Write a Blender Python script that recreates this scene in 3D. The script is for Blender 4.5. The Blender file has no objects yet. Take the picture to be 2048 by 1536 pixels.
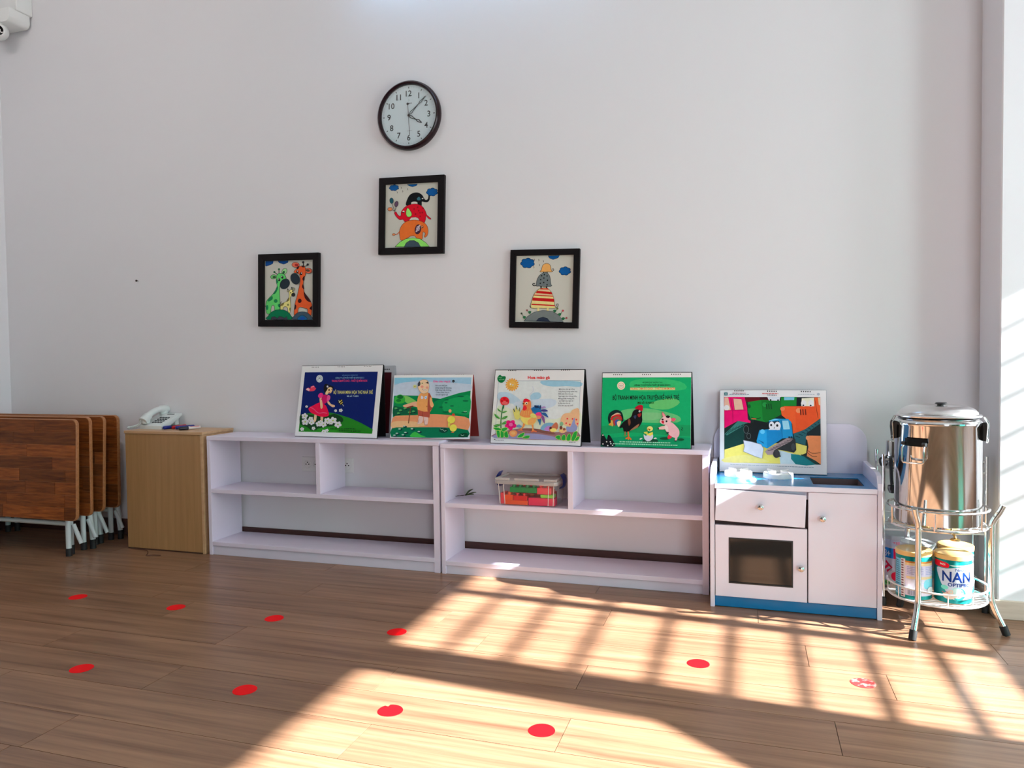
import bpy, bmesh, math, random
import numpy as np
from mathutils import Vector, Matrix
from mathutils.geometry import tessellate_polygon

random.seed(7)
R = math.radians
scene = bpy.context.scene
COL = scene.collection

# ------------------------------------------------------------------ camera
cam_data = bpy.data.cameras.new('camera')
cam_data.sensor_width = 36.0
cam_data.lens = 1486.15 * 36.0 / 2048.0
cam_data.clip_start = 0.05
cam = bpy.data.objects.new('camera', cam_data)
COL.objects.link(cam)
_yaw, _pitch, _roll = 0.3070, 0.0333, -0.0127
_fw = Vector((-math.sin(_yaw) * math.cos(_pitch), math.cos(_yaw) * math.cos(_pitch), -math.sin(_pitch)))
_r = Vector((math.cos(_yaw), math.sin(_yaw), 0))
_u = _r.cross(_fw)
_r2 = _r * math.cos(_roll) + _u * math.sin(_roll)
_u2 = _u * math.cos(_roll) - _r * math.sin(_roll)
cam.matrix_world = Matrix(((_r2.x, _u2.x, -_fw.x, 0.0), (_r2.y, _u2.y, -_fw.y, -3.1982),
                           (_r2.z, _u2.z, -_fw.z, 0.9268), (0, 0, 0, 1)))
scene.camera = cam

# ------------------------------------------------------------------ world, sun, sky light, exposure
world = bpy.data.worlds.new('world')
scene.world = world
world.use_nodes = True
_bg = world.node_tree.nodes['Background']
_bg.inputs[0].default_value = (0.80, 0.89, 1.0, 1)
_bg.inputs[1].default_value = 2.4

SUN_DIR = Vector((-1.0, 0.085, -0.57)).normalized()
sun_data = bpy.data.lights.new('sun', 'SUN')
sun_data.energy = 57.0
sun_data.angle = R(0.7)
sun_data.color = (0.97, 0.985, 1.0)
sun = bpy.data.objects.new('sun', sun_data)
sun.rotation_euler = SUN_DIR.to_track_quat('-Z', 'Y').to_euler()
sun.location = (6, -1, 4)
COL.objects.link(sun)


def area(name, loc, target, sx, sy, power, color):
    d = bpy.data.lights.new(name, 'AREA')
    d.shape = 'RECTANGLE'; d.size = sx; d.size_y = sy; d.energy = power; d.color = color
    o = bpy.data.objects.new(name, d)
    o.location = loc
    o.rotation_euler = (Vector(target) - Vector(loc)).to_track_quat('-Z', 'Z').to_euler()
    COL.objects.link(o)
    return o


XW = 2.4            # the window wall
DAY = (0.92, 0.955, 1.0)
# sky light coming in through the two open windows and the doorway of the front wall of the window wall
area('skylight_near', (XW + 0.30, -0.80, 1.50), (XW - 1, -0.80, 1.50), 1.10, 1.10, 48, DAY)
area('skylight_middle', (XW + 0.30, -2.00, 1.50), (XW - 1, -2.00, 1.50), 1.10, 1.00, 62, DAY)
area('doorlight', (1.60, -5.85, 1.08), (1.60, -4.0, 1.08), 1.16, 2.06, 88, DAY)

scene.view_settings.view_transform = 'Standard'
scene.view_settings.look = 'None'
scene.view_settings.gamma = 1.0
scene.view_settings.use_curve_mapping = False
scene.view_settings.exposure = -0.42
scene.cycles.use_denoising = True
scene.cycles.use_adaptive_sampling = True
scene.cycles.adaptive_threshold = 0.10
scene.cycles.max_bounces = 7
scene.cycles.diffuse_bounces = 4
scene.cycles.transparent_max_bounces = 10
scene.cycles.sample_clamp_indirect = 6.0
scene.cycles.caustics_reflective = False
scene.cycles.caustics_refractive = False


# ------------------------------------------------------------------ colour and materials
def lin(c, gain=1.0, top=0.9):
    out = []
    for v in c[:3]:
        v = v / 255.0
        v = v / 12.92 if v <= 0.04045 else ((v + 0.055) / 1.055) ** 2.4
        out.append(v * gain)
    k = min(1.0, top / max(max(out), 1e-6))
    return tuple(v * k for v in out) + (1.0,)


MATS = {}


def M(name, col, rough=0.5, metal=0.0, var=0.0, vscale=8.0, bump=0.0, bscale=200.0, coat=0.0, gain=1.0, stretch=None, spec=0.5):
    """procedural principled material: base colour with soft noise variation and fine relief"""
    if name in MATS:
        return MATS[name]
    m = bpy.data.materials.new(name)
    m.use_nodes = True
    nt = m.node_tree
    b = nt.nodes['Principled BSDF']
    c = lin(col, gain)
    b.inputs['Base Color'].default_value = c
    b.inputs['Roughness'].default_value = rough
    b.inputs['Metallic'].default_value = metal
    b.inputs['Specular IOR Level'].default_value = spec
    if coat:
        b.inputs['Coat Weight'].default_value = coat
        b.inputs['Coat Roughness'].default_value = 0.08
    tc = nt.nodes.new('ShaderNodeTexCoord')
    src = tc.outputs['Object']
    if stretch:
        mp = nt.nodes.new('ShaderNodeMapping')
        mp.inputs['Scale'].default_value = stretch
        nt.links.new(src, mp.inputs['Vector'])
        src = mp.outputs['Vector']
    n = nt.nodes.new('ShaderNodeTexNoise')
    n.inputs['Scale'].default_value = vscale
    n.inputs['Detail'].default_value = 4
    nt.links.new(src, n.inputs['Vector'])
    mx = nt.nodes.new('ShaderNodeMix')
    mx.data_type = 'RGBA'
    v = max(var, 0.012)
    mx.inputs[6].default_value = tuple(max(0, x * (1 - v)) for x in c[:3]) + (1,)
    mx.inputs[7].default_value = tuple(min(1, x * (1 + v)) for x in c[:3]) + (1,)
    nt.links.new(n.outputs['Fac'], mx.inputs[0])
    nt.links.new(mx.outputs[2], b.inputs['Base Color'])
    if bump:
        n2 = nt.nodes.new('ShaderNodeTexNoise')
        n2.inputs['Scale'].default_value = bscale
        nt.links.new(src, n2.inputs['Vector'])
        bp = nt.nodes.new('ShaderNodeBump')
        bp.inputs['Strength'].default_value = bump
        bp.inputs['Distance'].default_value = 0.002
        nt.links.new(n2.outputs['Fac'], bp.inputs['Height'])
        nt.links.new(bp.outputs['Normal'], b.inputs['Normal'])
    MATS[name] = m
    return m


def wood(name, dark, light, scale=(1, 14, 14), rough=0.4, rnd=0.25, coat=0.0, ring=3.0, spec=0.5):
    """wood grain stretched along local x, tone shifted per object"""
    m = bpy.data.materials.new(name)
    m.use_nodes = True
    nt = m.node_tree
    b = nt.nodes['Principled BSDF']
    b.inputs['Roughness'].default_value = rough
    b.inputs['Specular IOR Level'].default_value = spec
    if coat:
        b.inputs['Coat Weight'].default_value = coat
        b.inputs['Coat Roughness'].default_value = 0.15
    tc = nt.nodes.new('ShaderNodeTexCoord')
    oi = nt.nodes.new('ShaderNodeObjectInfo')
    sc = nt.nodes.new('ShaderNodeMath'); sc.operation = 'MULTIPLY'; sc.inputs[1].default_value = 57.0
    nt.links.new(oi.outputs['Random'], sc.inputs[0])
    ad = nt.nodes.new('ShaderNodeVectorMath'); ad.operation = 'ADD'
    mp = nt.nodes.new('ShaderNodeMapping')
    mp.inputs['Scale'].default_value = scale
    nt.links.new(tc.outputs['Object'], mp.inputs['Vector'])
    nt.links.new(mp.outputs['Vector'], ad.inputs[0])
    nt.links.new(sc.outputs[0], ad.inputs[1])
    n = nt.nodes.new('ShaderNodeTexNoise')
    n.inputs['Scale'].default_value = ring
    n.inputs['Detail'].default_value = 8
    n.inputs['Roughness'].default_value = 0.62
    n.inputs['Distortion'].default_value = 0.5
    nt.links.new(ad.outputs[0], n.inputs['Vector'])
    cr = nt.nodes.new('ShaderNodeValToRGB')
    cr.color_ramp.elements[0].position = 0.30
    cr.color_ramp.elements[1].position = 0.70
    cr.color_ramp.elements[0].color = lin(dark)
    cr.color_ramp.elements[1].color = lin(light)
    nt.links.new(n.outputs['Fac'], cr.inputs[0])
    mr = nt.nodes.new('ShaderNodeMapRange')
    mr.inputs[3].default_value = 1 - rnd
    mr.inputs[4].default_value = 1 + rnd * 0.6
    nt.links.new(oi.outputs['Random'], mr.inputs[0])
    vm = nt.nodes.new('ShaderNodeVectorMath'); vm.operation = 'SCALE'
    nt.links.new(cr.outputs[0], vm.inputs[0])
    nt.links.new(mr.outputs[0], vm.inputs['Scale'])
    nt.links.new(vm.outputs[0], b.inputs['Base Color'])
    bp = nt.nodes.new('ShaderNodeBump')
    bp.inputs['Strength'].default_value = 0.06
    bp.inputs['Distance'].default_value = 0.001
    nt.links.new(n.outputs['Fac'], bp.inputs['Height'])
    nt.links.new(bp.outputs['Normal'], b.inputs['Normal'])
    MATS[name] = m
    return m


def clear(name, tint=(1, 1, 1), haze=0.12, rough=0.1, hazecol=(0.9, 0.9, 0.9), gloss=0.06):
    """thin clear plastic or glass: straight-through transparency with a glossy, slightly milky film"""
    m = bpy.data.materials.new(name)
    m.use_nodes = True
    nt = m.node_tree
    nt.nodes.remove(nt.nodes['Principled BSDF'])
    out = nt.nodes['Material Output']
    tr = nt.nodes.new('ShaderNodeBsdfTransparent'); tr.inputs[0].default_value = tint + (1,)
    gl = nt.nodes.new('ShaderNodeBsdfGlossy'); gl.inputs['Roughness'].default_value = rough
    df = nt.nodes.new('ShaderNodeBsdfDiffuse'); df.inputs[0].default_value = hazecol + (1,)
    a = nt.nodes.new('ShaderNodeMixShader'); a.inputs[0].default_value = haze
    nt.links.new(tr.outputs[0], a.inputs[1]); nt.links.new(df.outputs[0], a.inputs[2])
    b = nt.nodes.new('ShaderNodeMixShader')
    b.inputs[0].default_value = gloss
    nt.links.new(a.outputs[0], b.inputs[1]); nt.links.new(gl.outputs[0], b.inputs[2])
    nt.links.new(b.outputs[0], out.inputs[0])
    MATS[name] = m
    return m


def emit(name, col, strength):
    m = bpy.data.materials.new(name)
    m.use_nodes = True
    b = m.node_tree.nodes['Principled BSDF']
    b.inputs['Emission Color'].default_value = col + (1,)
    b.inputs['Emission Strength'].default_value = strength
    MATS[name] = m
    return m


def make_print_material():
    m = bpy.data.materials.new('printed_ink')
    m.use_nodes = True
    nt = m.node_tree
    b = nt.nodes['Principled BSDF']
    b.inputs['Roughness'].default_value = 0.45
    b.inputs['Specular IOR Level'].default_value = 0.15
    at = nt.nodes.new('ShaderNodeAttribute'); at.attribute_name = 'ink'
    tc = nt.nodes.new('ShaderNodeTexCoord')
    n = nt.nodes.new('ShaderNodeTexNoise'); n.inputs['Scale'].default_value = 60; n.inputs['Detail'].default_value = 3
    nt.links.new(tc.outputs['Object'], n.inputs['Vector'])
    mr = nt.nodes.new('ShaderNodeMapRange'); mr.inputs[3].default_value = 0.9; mr.inputs[4].default_value = 1.1
    nt.links.new(n.outputs['Fac'], mr.inputs[0])
    vm = nt.nodes.new('ShaderNodeVectorMath'); vm.operation = 'SCALE'
    nt.links.new(at.outputs['Color'], vm.inputs[0]); nt.links.new(mr.outputs[0], vm.inputs['Scale'])
    nt.links.new(vm.outputs[0], b.inputs['Base Color'])
    return m


LAMP_WALL, FILL_CEIL, FILL_LEFT = 30.0, 20.0, 125.0
INK = make_print_material()

WALL = M('wall_paint', (230, 228, 231), 0.75, var=0.015, vscale=1.3, bump=0.05, bscale=90)
CEIL = M('ceiling_paint', (235, 235, 235), 0.8)
LAMI = M('white_laminate', (230, 221, 238), 0.35, var=0.015, vscale=4)
LAMI_EDGE = M('laminate_edge', (220, 216, 232), 0.45)
PINKW = M('pale_pink_laminate', (242, 238, 255), 0.3, var=0.01)
BLUEL = M('blue_laminate', (10, 118, 175), 0.25, var=0.05, vscale=5)
BLACK = M('black_board', (12, 11, 14), 0.6, spec=0.2)
FRAME = M('black_frame', (14, 9, 12), 0.6, var=0.08, spec=0.18)
PAPER = M('white_paper', (236, 236, 236), 0.55)
CHROME = M('chrome', (225, 225, 222), 0.16, 1.0)
STEEL = M('polished_steel', (206, 208, 208), 0.07, 1.0)
BRUSH = M('satin_steel', (212, 212, 212), 0.24, 1.0)
RUBBER = M('black_rubber', (20, 21, 22), 0.6)
DARKPL = M('dark_plastic', (24, 28, 30), 0.4)
WPLAST = M('white_plastic', (232, 232, 230), 0.4)
PHONE = M('phone_plastic', (216, 222, 220), 0.38)
WIRE = M('white_coated_wire', (232, 232, 230), 0.3, 0.2)
RED = M('red_sticker', (240, 8, 18), 0.6, var=0.05, vscale=20, spec=0.15)
TUBEW = M('white_painted_tube', (205, 214, 214), 0.35, var=0.04, vscale=30)
BASEB = wood('baseboard_wood', (58, 30, 28), (80, 46, 40), (2, 20, 20), 0.5, 0.0)
BASEL = wood('pale_baseboard', (196, 176, 158), (214, 196, 180), (2, 20, 20), 0.5, 0.0)
FLOORM = wood('laminate_plank', (110, 78, 58), (164, 125, 96), (0.8, 15, 15), 0.30, 0.10, coat=0.0, ring=2.2, spec=0.36)
ACACIA = wood('acacia_stave', (100, 46, 14), (166, 92, 38), (5, 60, 60), 0.42, 0.45, ring=1.6, spec=0.25)
ACACIA_EDGE = wood('acacia_edge', (150, 96, 56), (182, 124, 78), (5, 60, 60), 0.4, 0.0, ring=1.6)
PLY = wood('beech_veneer', (160, 120, 76), (178, 136, 90), (20, 20, 0.9), 0.45, 0.0, ring=2.0)
PLYTOP = wood('beech_veneer_top', (190, 150, 110), (206, 168, 128), (1.2, 20, 20), 0.4, 0.0, ring=2.0)
GLASS = clear('clear_glass', haze=0.02, rough=0.12, gloss=0.035)
CLEARP = clear('clear_box_plastic', (0.98, 0.98, 0.97), 0.04, 0.12, gloss=0.04)
LIDP = clear('milky_lid_plastic', (0.92, 0.90, 0.88), 0.42, 0.2, (0.80, 0.76, 0.74))
OVENG = M('smoked_glass', (22, 30, 34), 0.08, 0.0, spec=1.0)


# ------------------------------------------------------------------ mesh helpers
def new_obj(name, bm, mat, parent=None, smooth=False, loc=None, rot=None):
    me = bpy.data.meshes.new(name)
    bmesh.ops.recalc_face_normals(bm, faces=bm.faces[:])
    bm.to_mesh(me)
    bm.free()
    me.materials.append(mat)
    if smooth:
        for p in me.polygons:
            p.use_smooth = True
        try:
            me.set_sharp_from_angle(angle=R(38))
        except Exception:
            pass
    o = bpy.data.objects.new(name, me)
    COL.objects.link(o)
    if parent is not None:
        o.parent = parent
    if loc is not None:
        o.location = loc
    if rot is not None:
        o.rotation_euler = rot
    return o


def tag(o, label=None, cat=None, group=None, kind=None):
    if label: o['label'] = label
    if cat: o['category'] = cat
    if group: o['group'] = group
    if kind: o['kind'] = kind
    return o


def thing(name, label, cat, loc=(0, 0, 0), rotz=0.0, group=None):
    o = bpy.data.objects.new(name, None)
    o.empty_display_size = 0.05
    COL.objects.link(o)
    o.location = loc
    o.rotation_euler = (0, 0, rotz)
    return tag(o, label, cat, group)


def box(x0, x1, y0, y1, z0, z1, bev=0.0, seg=1, bm=None):
    own = bmesh.new()
    v = [own.verts.new(p) for p in ((x0, y0, z0), (x1, y0, z0), (x1, y1, z0), (x0, y1, z0),
                                    (x0, y0, z1), (x1, y0, z1), (x1, y1, z1), (x0, y1, z1))]
    for f in ((0, 3, 2, 1), (4, 5, 6, 7), (0, 1, 5, 4), (1, 2, 6, 5), (2, 3, 7, 6), (3, 0, 4, 7)):
        own.faces.new([v[i] for i in f])
    if bev:
        bmesh.ops.bevel(own, geom=own.edges[:], offset=bev, segments=seg, affect='EDGES', profile=0.5)
    return merge(bm, own)


def merge(bm, own):
    if bm is None:
        return own
    me = bpy.data.meshes.new('tmp')
    own.to_mesh(me); own.free()
    bm.from_mesh(me)
    bpy.data.meshes.remove(me)
    return bm


def prism(pts, y0, y1, bev=0.0, bm=None, axis='y'):
    """outline in (x,z) [axis y], (x,y) [axis z] or (y,z) [axis x] extruded from y0 to y1"""
    own = bmesh.new()
    def P(a, b, t):
        return (a, t, b) if axis == 'y' else ((a, b, t) if axis == 'z' else (t, a, b))
    A = [own.verts.new(P(a, b, y0)) for a, b in pts]
    B = [own.verts.new(P(a, b, y1)) for a, b in pts]
    own.faces.new(A)
    own.faces.new(B[::-1])
    n = len(pts)
    for i in range(n):
        own.faces.new((A[i], B[i], B[(i + 1) % n], A[(i + 1) % n]))
    if bev:
        bmesh.ops.recalc_face_normals(own, faces=own.faces[:])
        ed = [e for e in own.edges if len(e.link_faces) == 2 and any(len(f.verts) > 4 or n == 4 for f in e.link_faces)
              and e.calc_face_angle(0) > 1.0]
        bmesh.ops.bevel(own, geom=ed, offset=bev, segments=2, affect='EDGES', profile=0.5)
    return merge(bm, own)


def rrect(x0, x1, z0, z1, r, n=5, corners='abcd'):
    """rounded rectangle outline; corners: a = x1z1, b = x0z1, c = x0z0, d = x1z0"""
    pts = []
    for k, (cx, cz, a0) in zip('abcd', ((x1, z1, 0), (x0, z1, 90), (x0, z0, 180), (x1, z0, 270))):
        sx = -1 if cx == x1 else 1
        sz = -1 if cz == z1 else 1
        if k in corners and r > 0:
            for i in range(n + 1):
                a = R(a0 + 90 * i / n)
                pts.append((cx + sx * r + r * math.cos(a), cz + sz * r + r * math.sin(a)))
        else:
            pts.append((cx, cz))
    return pts


def tube(pts, r, n=8, closed=False, bm=None, caps=True):
    own = bmesh.new()
    P = [Vector(p) for p in pts]
    m = len(P)
    rings = []
    prev = None
    for i in range(m):
        if closed:
            t = (P[(i + 1) % m] - P[(i - 1) % m]).normalized()
        else:
            t = (P[min(i + 1, m - 1)] - P[max(i - 1, 0)]).normalized()
        if prev is None:
            a = Vector((0, 0, 1)) if abs(t.z) < 0.9 else Vector((1, 0, 0))
            u = t.cross(a).normalized()
        else:
            u = (prev - t * prev.dot(t)).normalized()
        prev = u
        w = t.cross(u)
        rr = r[i] if isinstance(r, (list, tuple)) else r
        rings.append([own.verts.new(P[i] + (u * math.cos(2 * math.pi * k / n) + w * math.sin(2 * math.pi * k / n)) * rr) for k in range(n)])
    for i in range(m if closed else m - 1):
        a, b = rings[i], rings[(i + 1) % m]
        off = 0
        if closed and i == m - 1:
            best = min(range(n), key=lambda s: (a[0].co - b[s].co).length)
            off = best
        for k in range(n):
            own.faces.new((a[k], a[(k + 1) % n], b[(k + 1 + off) % n], b[(k + off) % n]))
    if not closed and caps:
        own.faces.new(rings[0][::-1]); own.faces.new(rings[-1])
    return merge(bm, own)


def circle_pts(cx, cy, z, r, n=40, a0=0, a1=360):
    full = abs(a1 - a0) >= 360
    return [(cx + r * math.cos(R(a0 + (a1 - a0) * i / (n if full else n - 1))),
             cy + r * math.sin(R(a0 + (a1 - a0) * i / (n if full else n - 1))), z) for i in range(n)]


def lathe(profile, n=32, c=(0, 0, 0), bm=None, axis='z'):
    own = bmesh.new()
    rings = []
    def P(r, h, k):
        a = 2 * math.pi * k / n
        if axis == 'z': return (c[0] + r * math.cos(a), c[1] + r * math.sin(a), c[2] + h)
        if axis == 'y': return (c[0] + r * math.cos(a), c[1] + h, c[2] + r * math.sin(a))
        return (c[0] + h, c[1] + r * math.cos(a), c[2] + r * math.sin(a))
    for r, h in profile:
        if r < 1e-6:
            rings.append([own.verts.new(P(0, h, 0))])
        else:
            rings.append([own.verts.new(P(r, h, k)) for k in range(n)])
    for a, b in zip(rings, rings[1:]):
        for k in range(n):
            k2 = (k + 1) % n
            if len(a) == 1 and len(b) == 1: continue
            if len(a) == 1: own.faces.new((a[0], b[k], b[k2]))
            elif len(b) == 1: own.faces.new((a[k], a[k2], b[0]))
            else: own.faces.new((a[k], a[k2], b[k2], b[k]))
    return merge(bm, own)


def catmull(pts, closed=True, sub=5):
    out = []
    n = len(pts)
    rng = range(n) if closed else range(n - 1)
    for i in rng:
        if closed:
            p0, p1, p2, p3 = pts[i - 1], pts[i], pts[(i + 1) % n], pts[(i + 2) % n]
        else:
            p0, p1, p2, p3 = pts[max(i - 1, 0)], pts[i], pts[i + 1], pts[min(i + 2, n - 1)]
        for k in range(sub):
            t = k / sub
            out.append(tuple(0.5 * (2 * b + (c - a) * t + (2 * a - 5 * b + 4 * c - d) * t * t + (3 * b - a - 3 * c + d) * t ** 3)
                             for a, b, c, d in zip(p0, p1, p2, p3)))
    if not closed:
        out.append(tuple(pts[-1]))
    return out


def clip_convex(poly, clip):
    """Sutherland-Hodgman, clip counter-clockwise"""
    out = poly
    for i in range(len(clip)):
        a, b = clip[i], clip[(i + 1) % len(clip)]
        inp, out = out, []
        if not inp: return []
        side = lambda p: (b[0] - a[0]) * (p[1] - a[1]) - (b[1] - a[1]) * (p[0] - a[0])
        for j in range(len(inp)):
            p, q = inp[j - 1], inp[j]
            sp, sq = side(p), side(q)
            if sq >= 0:
                if sp < 0:
                    t = sp / (sp - sq); out.append((p[0] + (q[0] - p[0]) * t, p[1] + (q[1] - p[1]) * t))
                out.append(q)
            elif sp >= 0:
                t = sp / (sp - sq); out.append((p[0] + (q[0] - p[0]) * t, p[1] + (q[1] - p[1]) * t))
    return out


def copy_tree(o, parent=None):
    c = o.copy()
    COL.objects.link(c)
    c.parent = parent
    for ch in o.children:
        copy_tree(ch, c)
    return c


# ------------------------------------------------------------------ flat print (pictures, lettering, labels)
_fc = bpy.data.curves.new('font_source', 'FONT')
_fo = bpy.data.objects.new('font_source', _fc)
COL.objects.link(_fo)


def text_tris(s, bold=0.0):
    _fc.body = s
    _fc.offset = bold
    _fc.resolution_u = 3
    dg = bpy.context.evaluated_depsgraph_get()
    ev = _fo.evaluated_get(dg)
    me = ev.to_mesh()
    me.calc_loop_triangles()
    v = [(q.co.x, q.co.y) for q in me.vertices]
    t = [tuple(q.vertices) for q in me.loop_triangles]
    ev.to_mesh_clear()
    return v, t


class Print:
    """flat ink shapes; coordinates are those of a flat drawing sheet whose page corners are quad (TL, TR, BR, BL)"""
    def __init__(self, quad, W, H, gain=1.45, eps=0.00005):
        self.W, self.H, self.gain, self.eps = W, H, gain, eps
        dst = ((-W / 2, H), (W / 2, H), (W / 2, 0), (-W / 2, 0))
        A, b = [], []
        for (x, y), (u, v) in zip(quad, dst):
            A.append([x, y, 1, 0, 0, 0, -u * x, -u * y]); b.append(u)
            A.append([0, 0, 0, x, y, 1, -v * x, -v * y]); b.append(v)
        h = np.linalg.solve(np.array(A, float), np.array(b, float))
        self.h = h
        self.v, self.f, self.c = [], [], []
        self.layer = 1

    def T(self, p):
        h = self.h
        d = h[6] * p[0] + h[7] * p[1] + 1
        x, z = (h[0] * p[0] + h[1] * p[1] + h[2]) / d, (h[3] * p[0] + h[4] * p[1] + h[5]) / d
        return (min(self.W / 2, max(-self.W / 2, x)), min(self.H, max(0.0, z)))

    def _add(self, verts, tris, col):
        base = len(self.v)
        c = lin(col, self.gain, 0.85)
        for p in verts:
            x, z = self.T(p)
            self.v.append((x, self.layer, z)); self.c.append(c)
        self.f += [tuple(base + i for i in t) for t in tris]
        self.layer += 1

    def poly(self, pts, col, sm=0, out=None, ow=6):
        if sm: pts = catmull(pts, True, sm)
        tris = tessellate_polygon([[Vector((p[0], p[1], 0)) for p in pts]])
        self._add(pts, tris, col)
        if out: self.line(list(pts) + [pts[0]], ow, out)
        return self

    def rect(self, x0, y0, x1, y1, col):
        return self.poly([(x0, y0), (x1, y0), (x1, y1), (x0, y1)], col)

    def ell(self, cx, cy, rx, ry, col, rot=0, out=None, ow=6, n=18):
        a = R(rot)
        pts = [(cx + rx * math.cos(t) * math.cos(a) - ry * math.sin(t) * math.sin(a),
                cy + rx * math.cos(t) * math.sin(a) + ry * math.sin(t) * math.cos(a)) for t in (2 * math.pi * i / n for i in range(n))]
        return self.poly(pts, col, 0, out, ow)

    def line(self, pts, w, col, sm=0):
        if sm: pts = catmull(pts, False, sm)
        L, Q = [], []
        n = len(pts)
        for i in range(n):
            a, b = pts[max(i - 1, 0)], pts[min(i + 1, n - 1)]
            dx, dy = b[0] - a[0], b[1] - a[1]
            d = math.hypot(dx, dy) or 1
            L.append((pts[i][0] - dy / d * w / 2, pts[i][1] + dx / d * w / 2))
            Q.append((pts[i][0] + dy / d * w / 2, pts[i][1] - dx / d * w / 2))
        tris = []
        for i in range(n - 1):
            tris += [(i, i + 1, n + i + 1), (i, n + i + 1, n + i)]
        self._add(L + Q, tris, col)
        return self

    def text(self, s, x, y, h, col, w=None, slope=0.0, bold=0.0):
        v, t = text_tris(s, bold)
        if not v: return self
        mx = max(p[0] for p in v); mn = min(p[0] for p in v)
        k = h / 0.70
        kx = (w / (mx - mn)) if w else k
        self._add([(x + (p[0] - mn) * kx, y - p[1] * k + slope * (p[0] - mn) * kx) for p in v], t, col)
        return self

    def dashes(self, x0, y0, x1, y1, h, col, dash=26, gap=9):
        """lines of print too small to read"""
        d = math.hypot(x1 - x0, y1 - y0)
        rnd = random.Random(int(x0 * 7 + y0))
        s = 0.0
        while s < d:
            e = min(d, s + dash * rnd.uniform(0.4, 1.3))
            f = lambda q: (x0 + (x1 - x0) * q / d, y0 + (y1 - y0) * q / d)
            self.line([f(s), f(e)], h, col)
            self.layer -= 1
            s = e + gap * rnd.uniform(0.7, 1.3)
        self.layer += 1
        return self

    def build(self, name, parent, loc=(0, 0, 0), rot=(0, 0, 0), cyl=None):
        V, F, C = self.v, self.f, self.c
        if cyl:
            V, F, C = list(V), [], list(C)
            stack = list(self.f)
            while stack:
                a, b, c = stack.pop()
                xs = (V[a][0], V[b][0], V[c][0])
                if max(xs) - min(xs) > 0.009:
                    e = max(((a, b, c), (b, c, a), (c, a, b)), key=lambda q: abs(V[q[0]][0] - V[q[1]][0]))
                    p, q, r = e
                    V.append(((V[p][0] + V[q][0]) / 2, V[p][1], (V[p][2] + V[q][2]) / 2)); C.append(C[p])
                    k = len(V) - 1
                    stack += [(p, k, r), (k, q, r)]
                else:
                    F.append((a, b, c))
            V = [((cyl + l * self.eps) * math.sin(x / cyl), -(cyl + l * self.eps) * math.cos(x / cyl), z) for x, l, z in V]
        else:
            V = [(x, -l * self.eps, z) for x, l, z in V]
        me = bpy.data.meshes.new(name)
        me.from_pydata(V, [], F)
        at = me.attributes.new('ink', 'FLOAT_COLOR', 'POINT')
        at.data.foreach_set('color', np.array(C, dtype=np.float32).ravel())
        me.materials.append(INK)
        o = bpy.data.objects.new(name, me)
        COL.objects.link(o)
        o.parent = parent
        o.location = loc
        o.rotation_euler = rot
        return o

# ================================================================== THE ROOM
XL, XR, YF, ZC = -4.035, XW, -5.6, 3.25
def struct(name, bm, mat, parent=None, smooth=False):
    o = new_obj(name, bm, mat, parent, smooth)
    if parent is None: o['kind'] = 'structure'
    return o

floor = struct('floor', box(XL - 0.1, XR + 0.1, YF - 0.1, 0.1, -0.08, -0.010), M('subfloor', (70, 55, 46), 0.8))
# laminate planks laid along the back wall
PW, PL, GAP = 0.170, 1.215, 0.0016
bm = box(-0.5, 0.5, GAP / 2 - PW / 2, PW / 2 - GAP / 2, -0.010, 0.0)
plank_mesh = None
row = 0
y = -PW / 2
while y - PW / 2 > YF:
    x = XL - random.uniform(0.0, 1.0) * PL
    while x < XR:
        a, b = max(x, XL), min(x + PL, XR)
        if b - a > 0.02:
            if plank_mesh is None:
                o = new_obj('plank', bm, FLOORM, floor)
                plank_mesh = o.data
            else:
                o = bpy.data.objects.new('plank', plank_mesh); COL.objects.link(o); o.parent = floor
            o.location = ((a + b) / 2, y, 0)
            o.scale = (b - a - GAP, 1, 1)
        x += PL
    y -= PW

struct('wall_back', box(XL - 0.15, XR + 0.15, 0.0, 0.15, -0.08, ZC), WALL)
struct('wall_left', box(XL - 0.15, XL, YF, 0.0, -0.08, ZC), WALL)
DX0, DX1, DZ = 1.0, 2.2, 2.15       # doorway behind the camera
bm = bmesh.new()
box(XL - 0.15, DX0, YF - 0.15, YF, -0.08, ZC, bm=bm); box(DX1, XR + 0.15, YF - 0.15, YF, -0.08, ZC, bm=bm)
box(DX0, DX1, YF - 0.15, YF, DZ, ZC, bm=bm); box(DX0, DX1, YF - 0.15, YF, -0.08, 0.0, bm=bm)
struct('wall_front', bm, M('brown_wall_paint', (112, 100, 94), 0.7, var=0.03))
bm = bmesh.new()
for x0, x1, z0, z1 in ((DX0, DX0 + 0.05, 0.0, DZ), (DX1 - 0.05, DX1, 0.0, DZ), (DX0, DX1, DZ - 0.05, DZ)):
    box(x0, x1, YF - 0.10, YF - 0.04, z0, z1, bm=bm)
struct('door_1', bm, M('white_door_frame', (225, 225, 225), 0.4))
struct('ceiling', box(XL - 0.15, XR + 0.15, YF - 0.15, 0.15, ZC, ZC + 0.12), CEIL)

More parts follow.
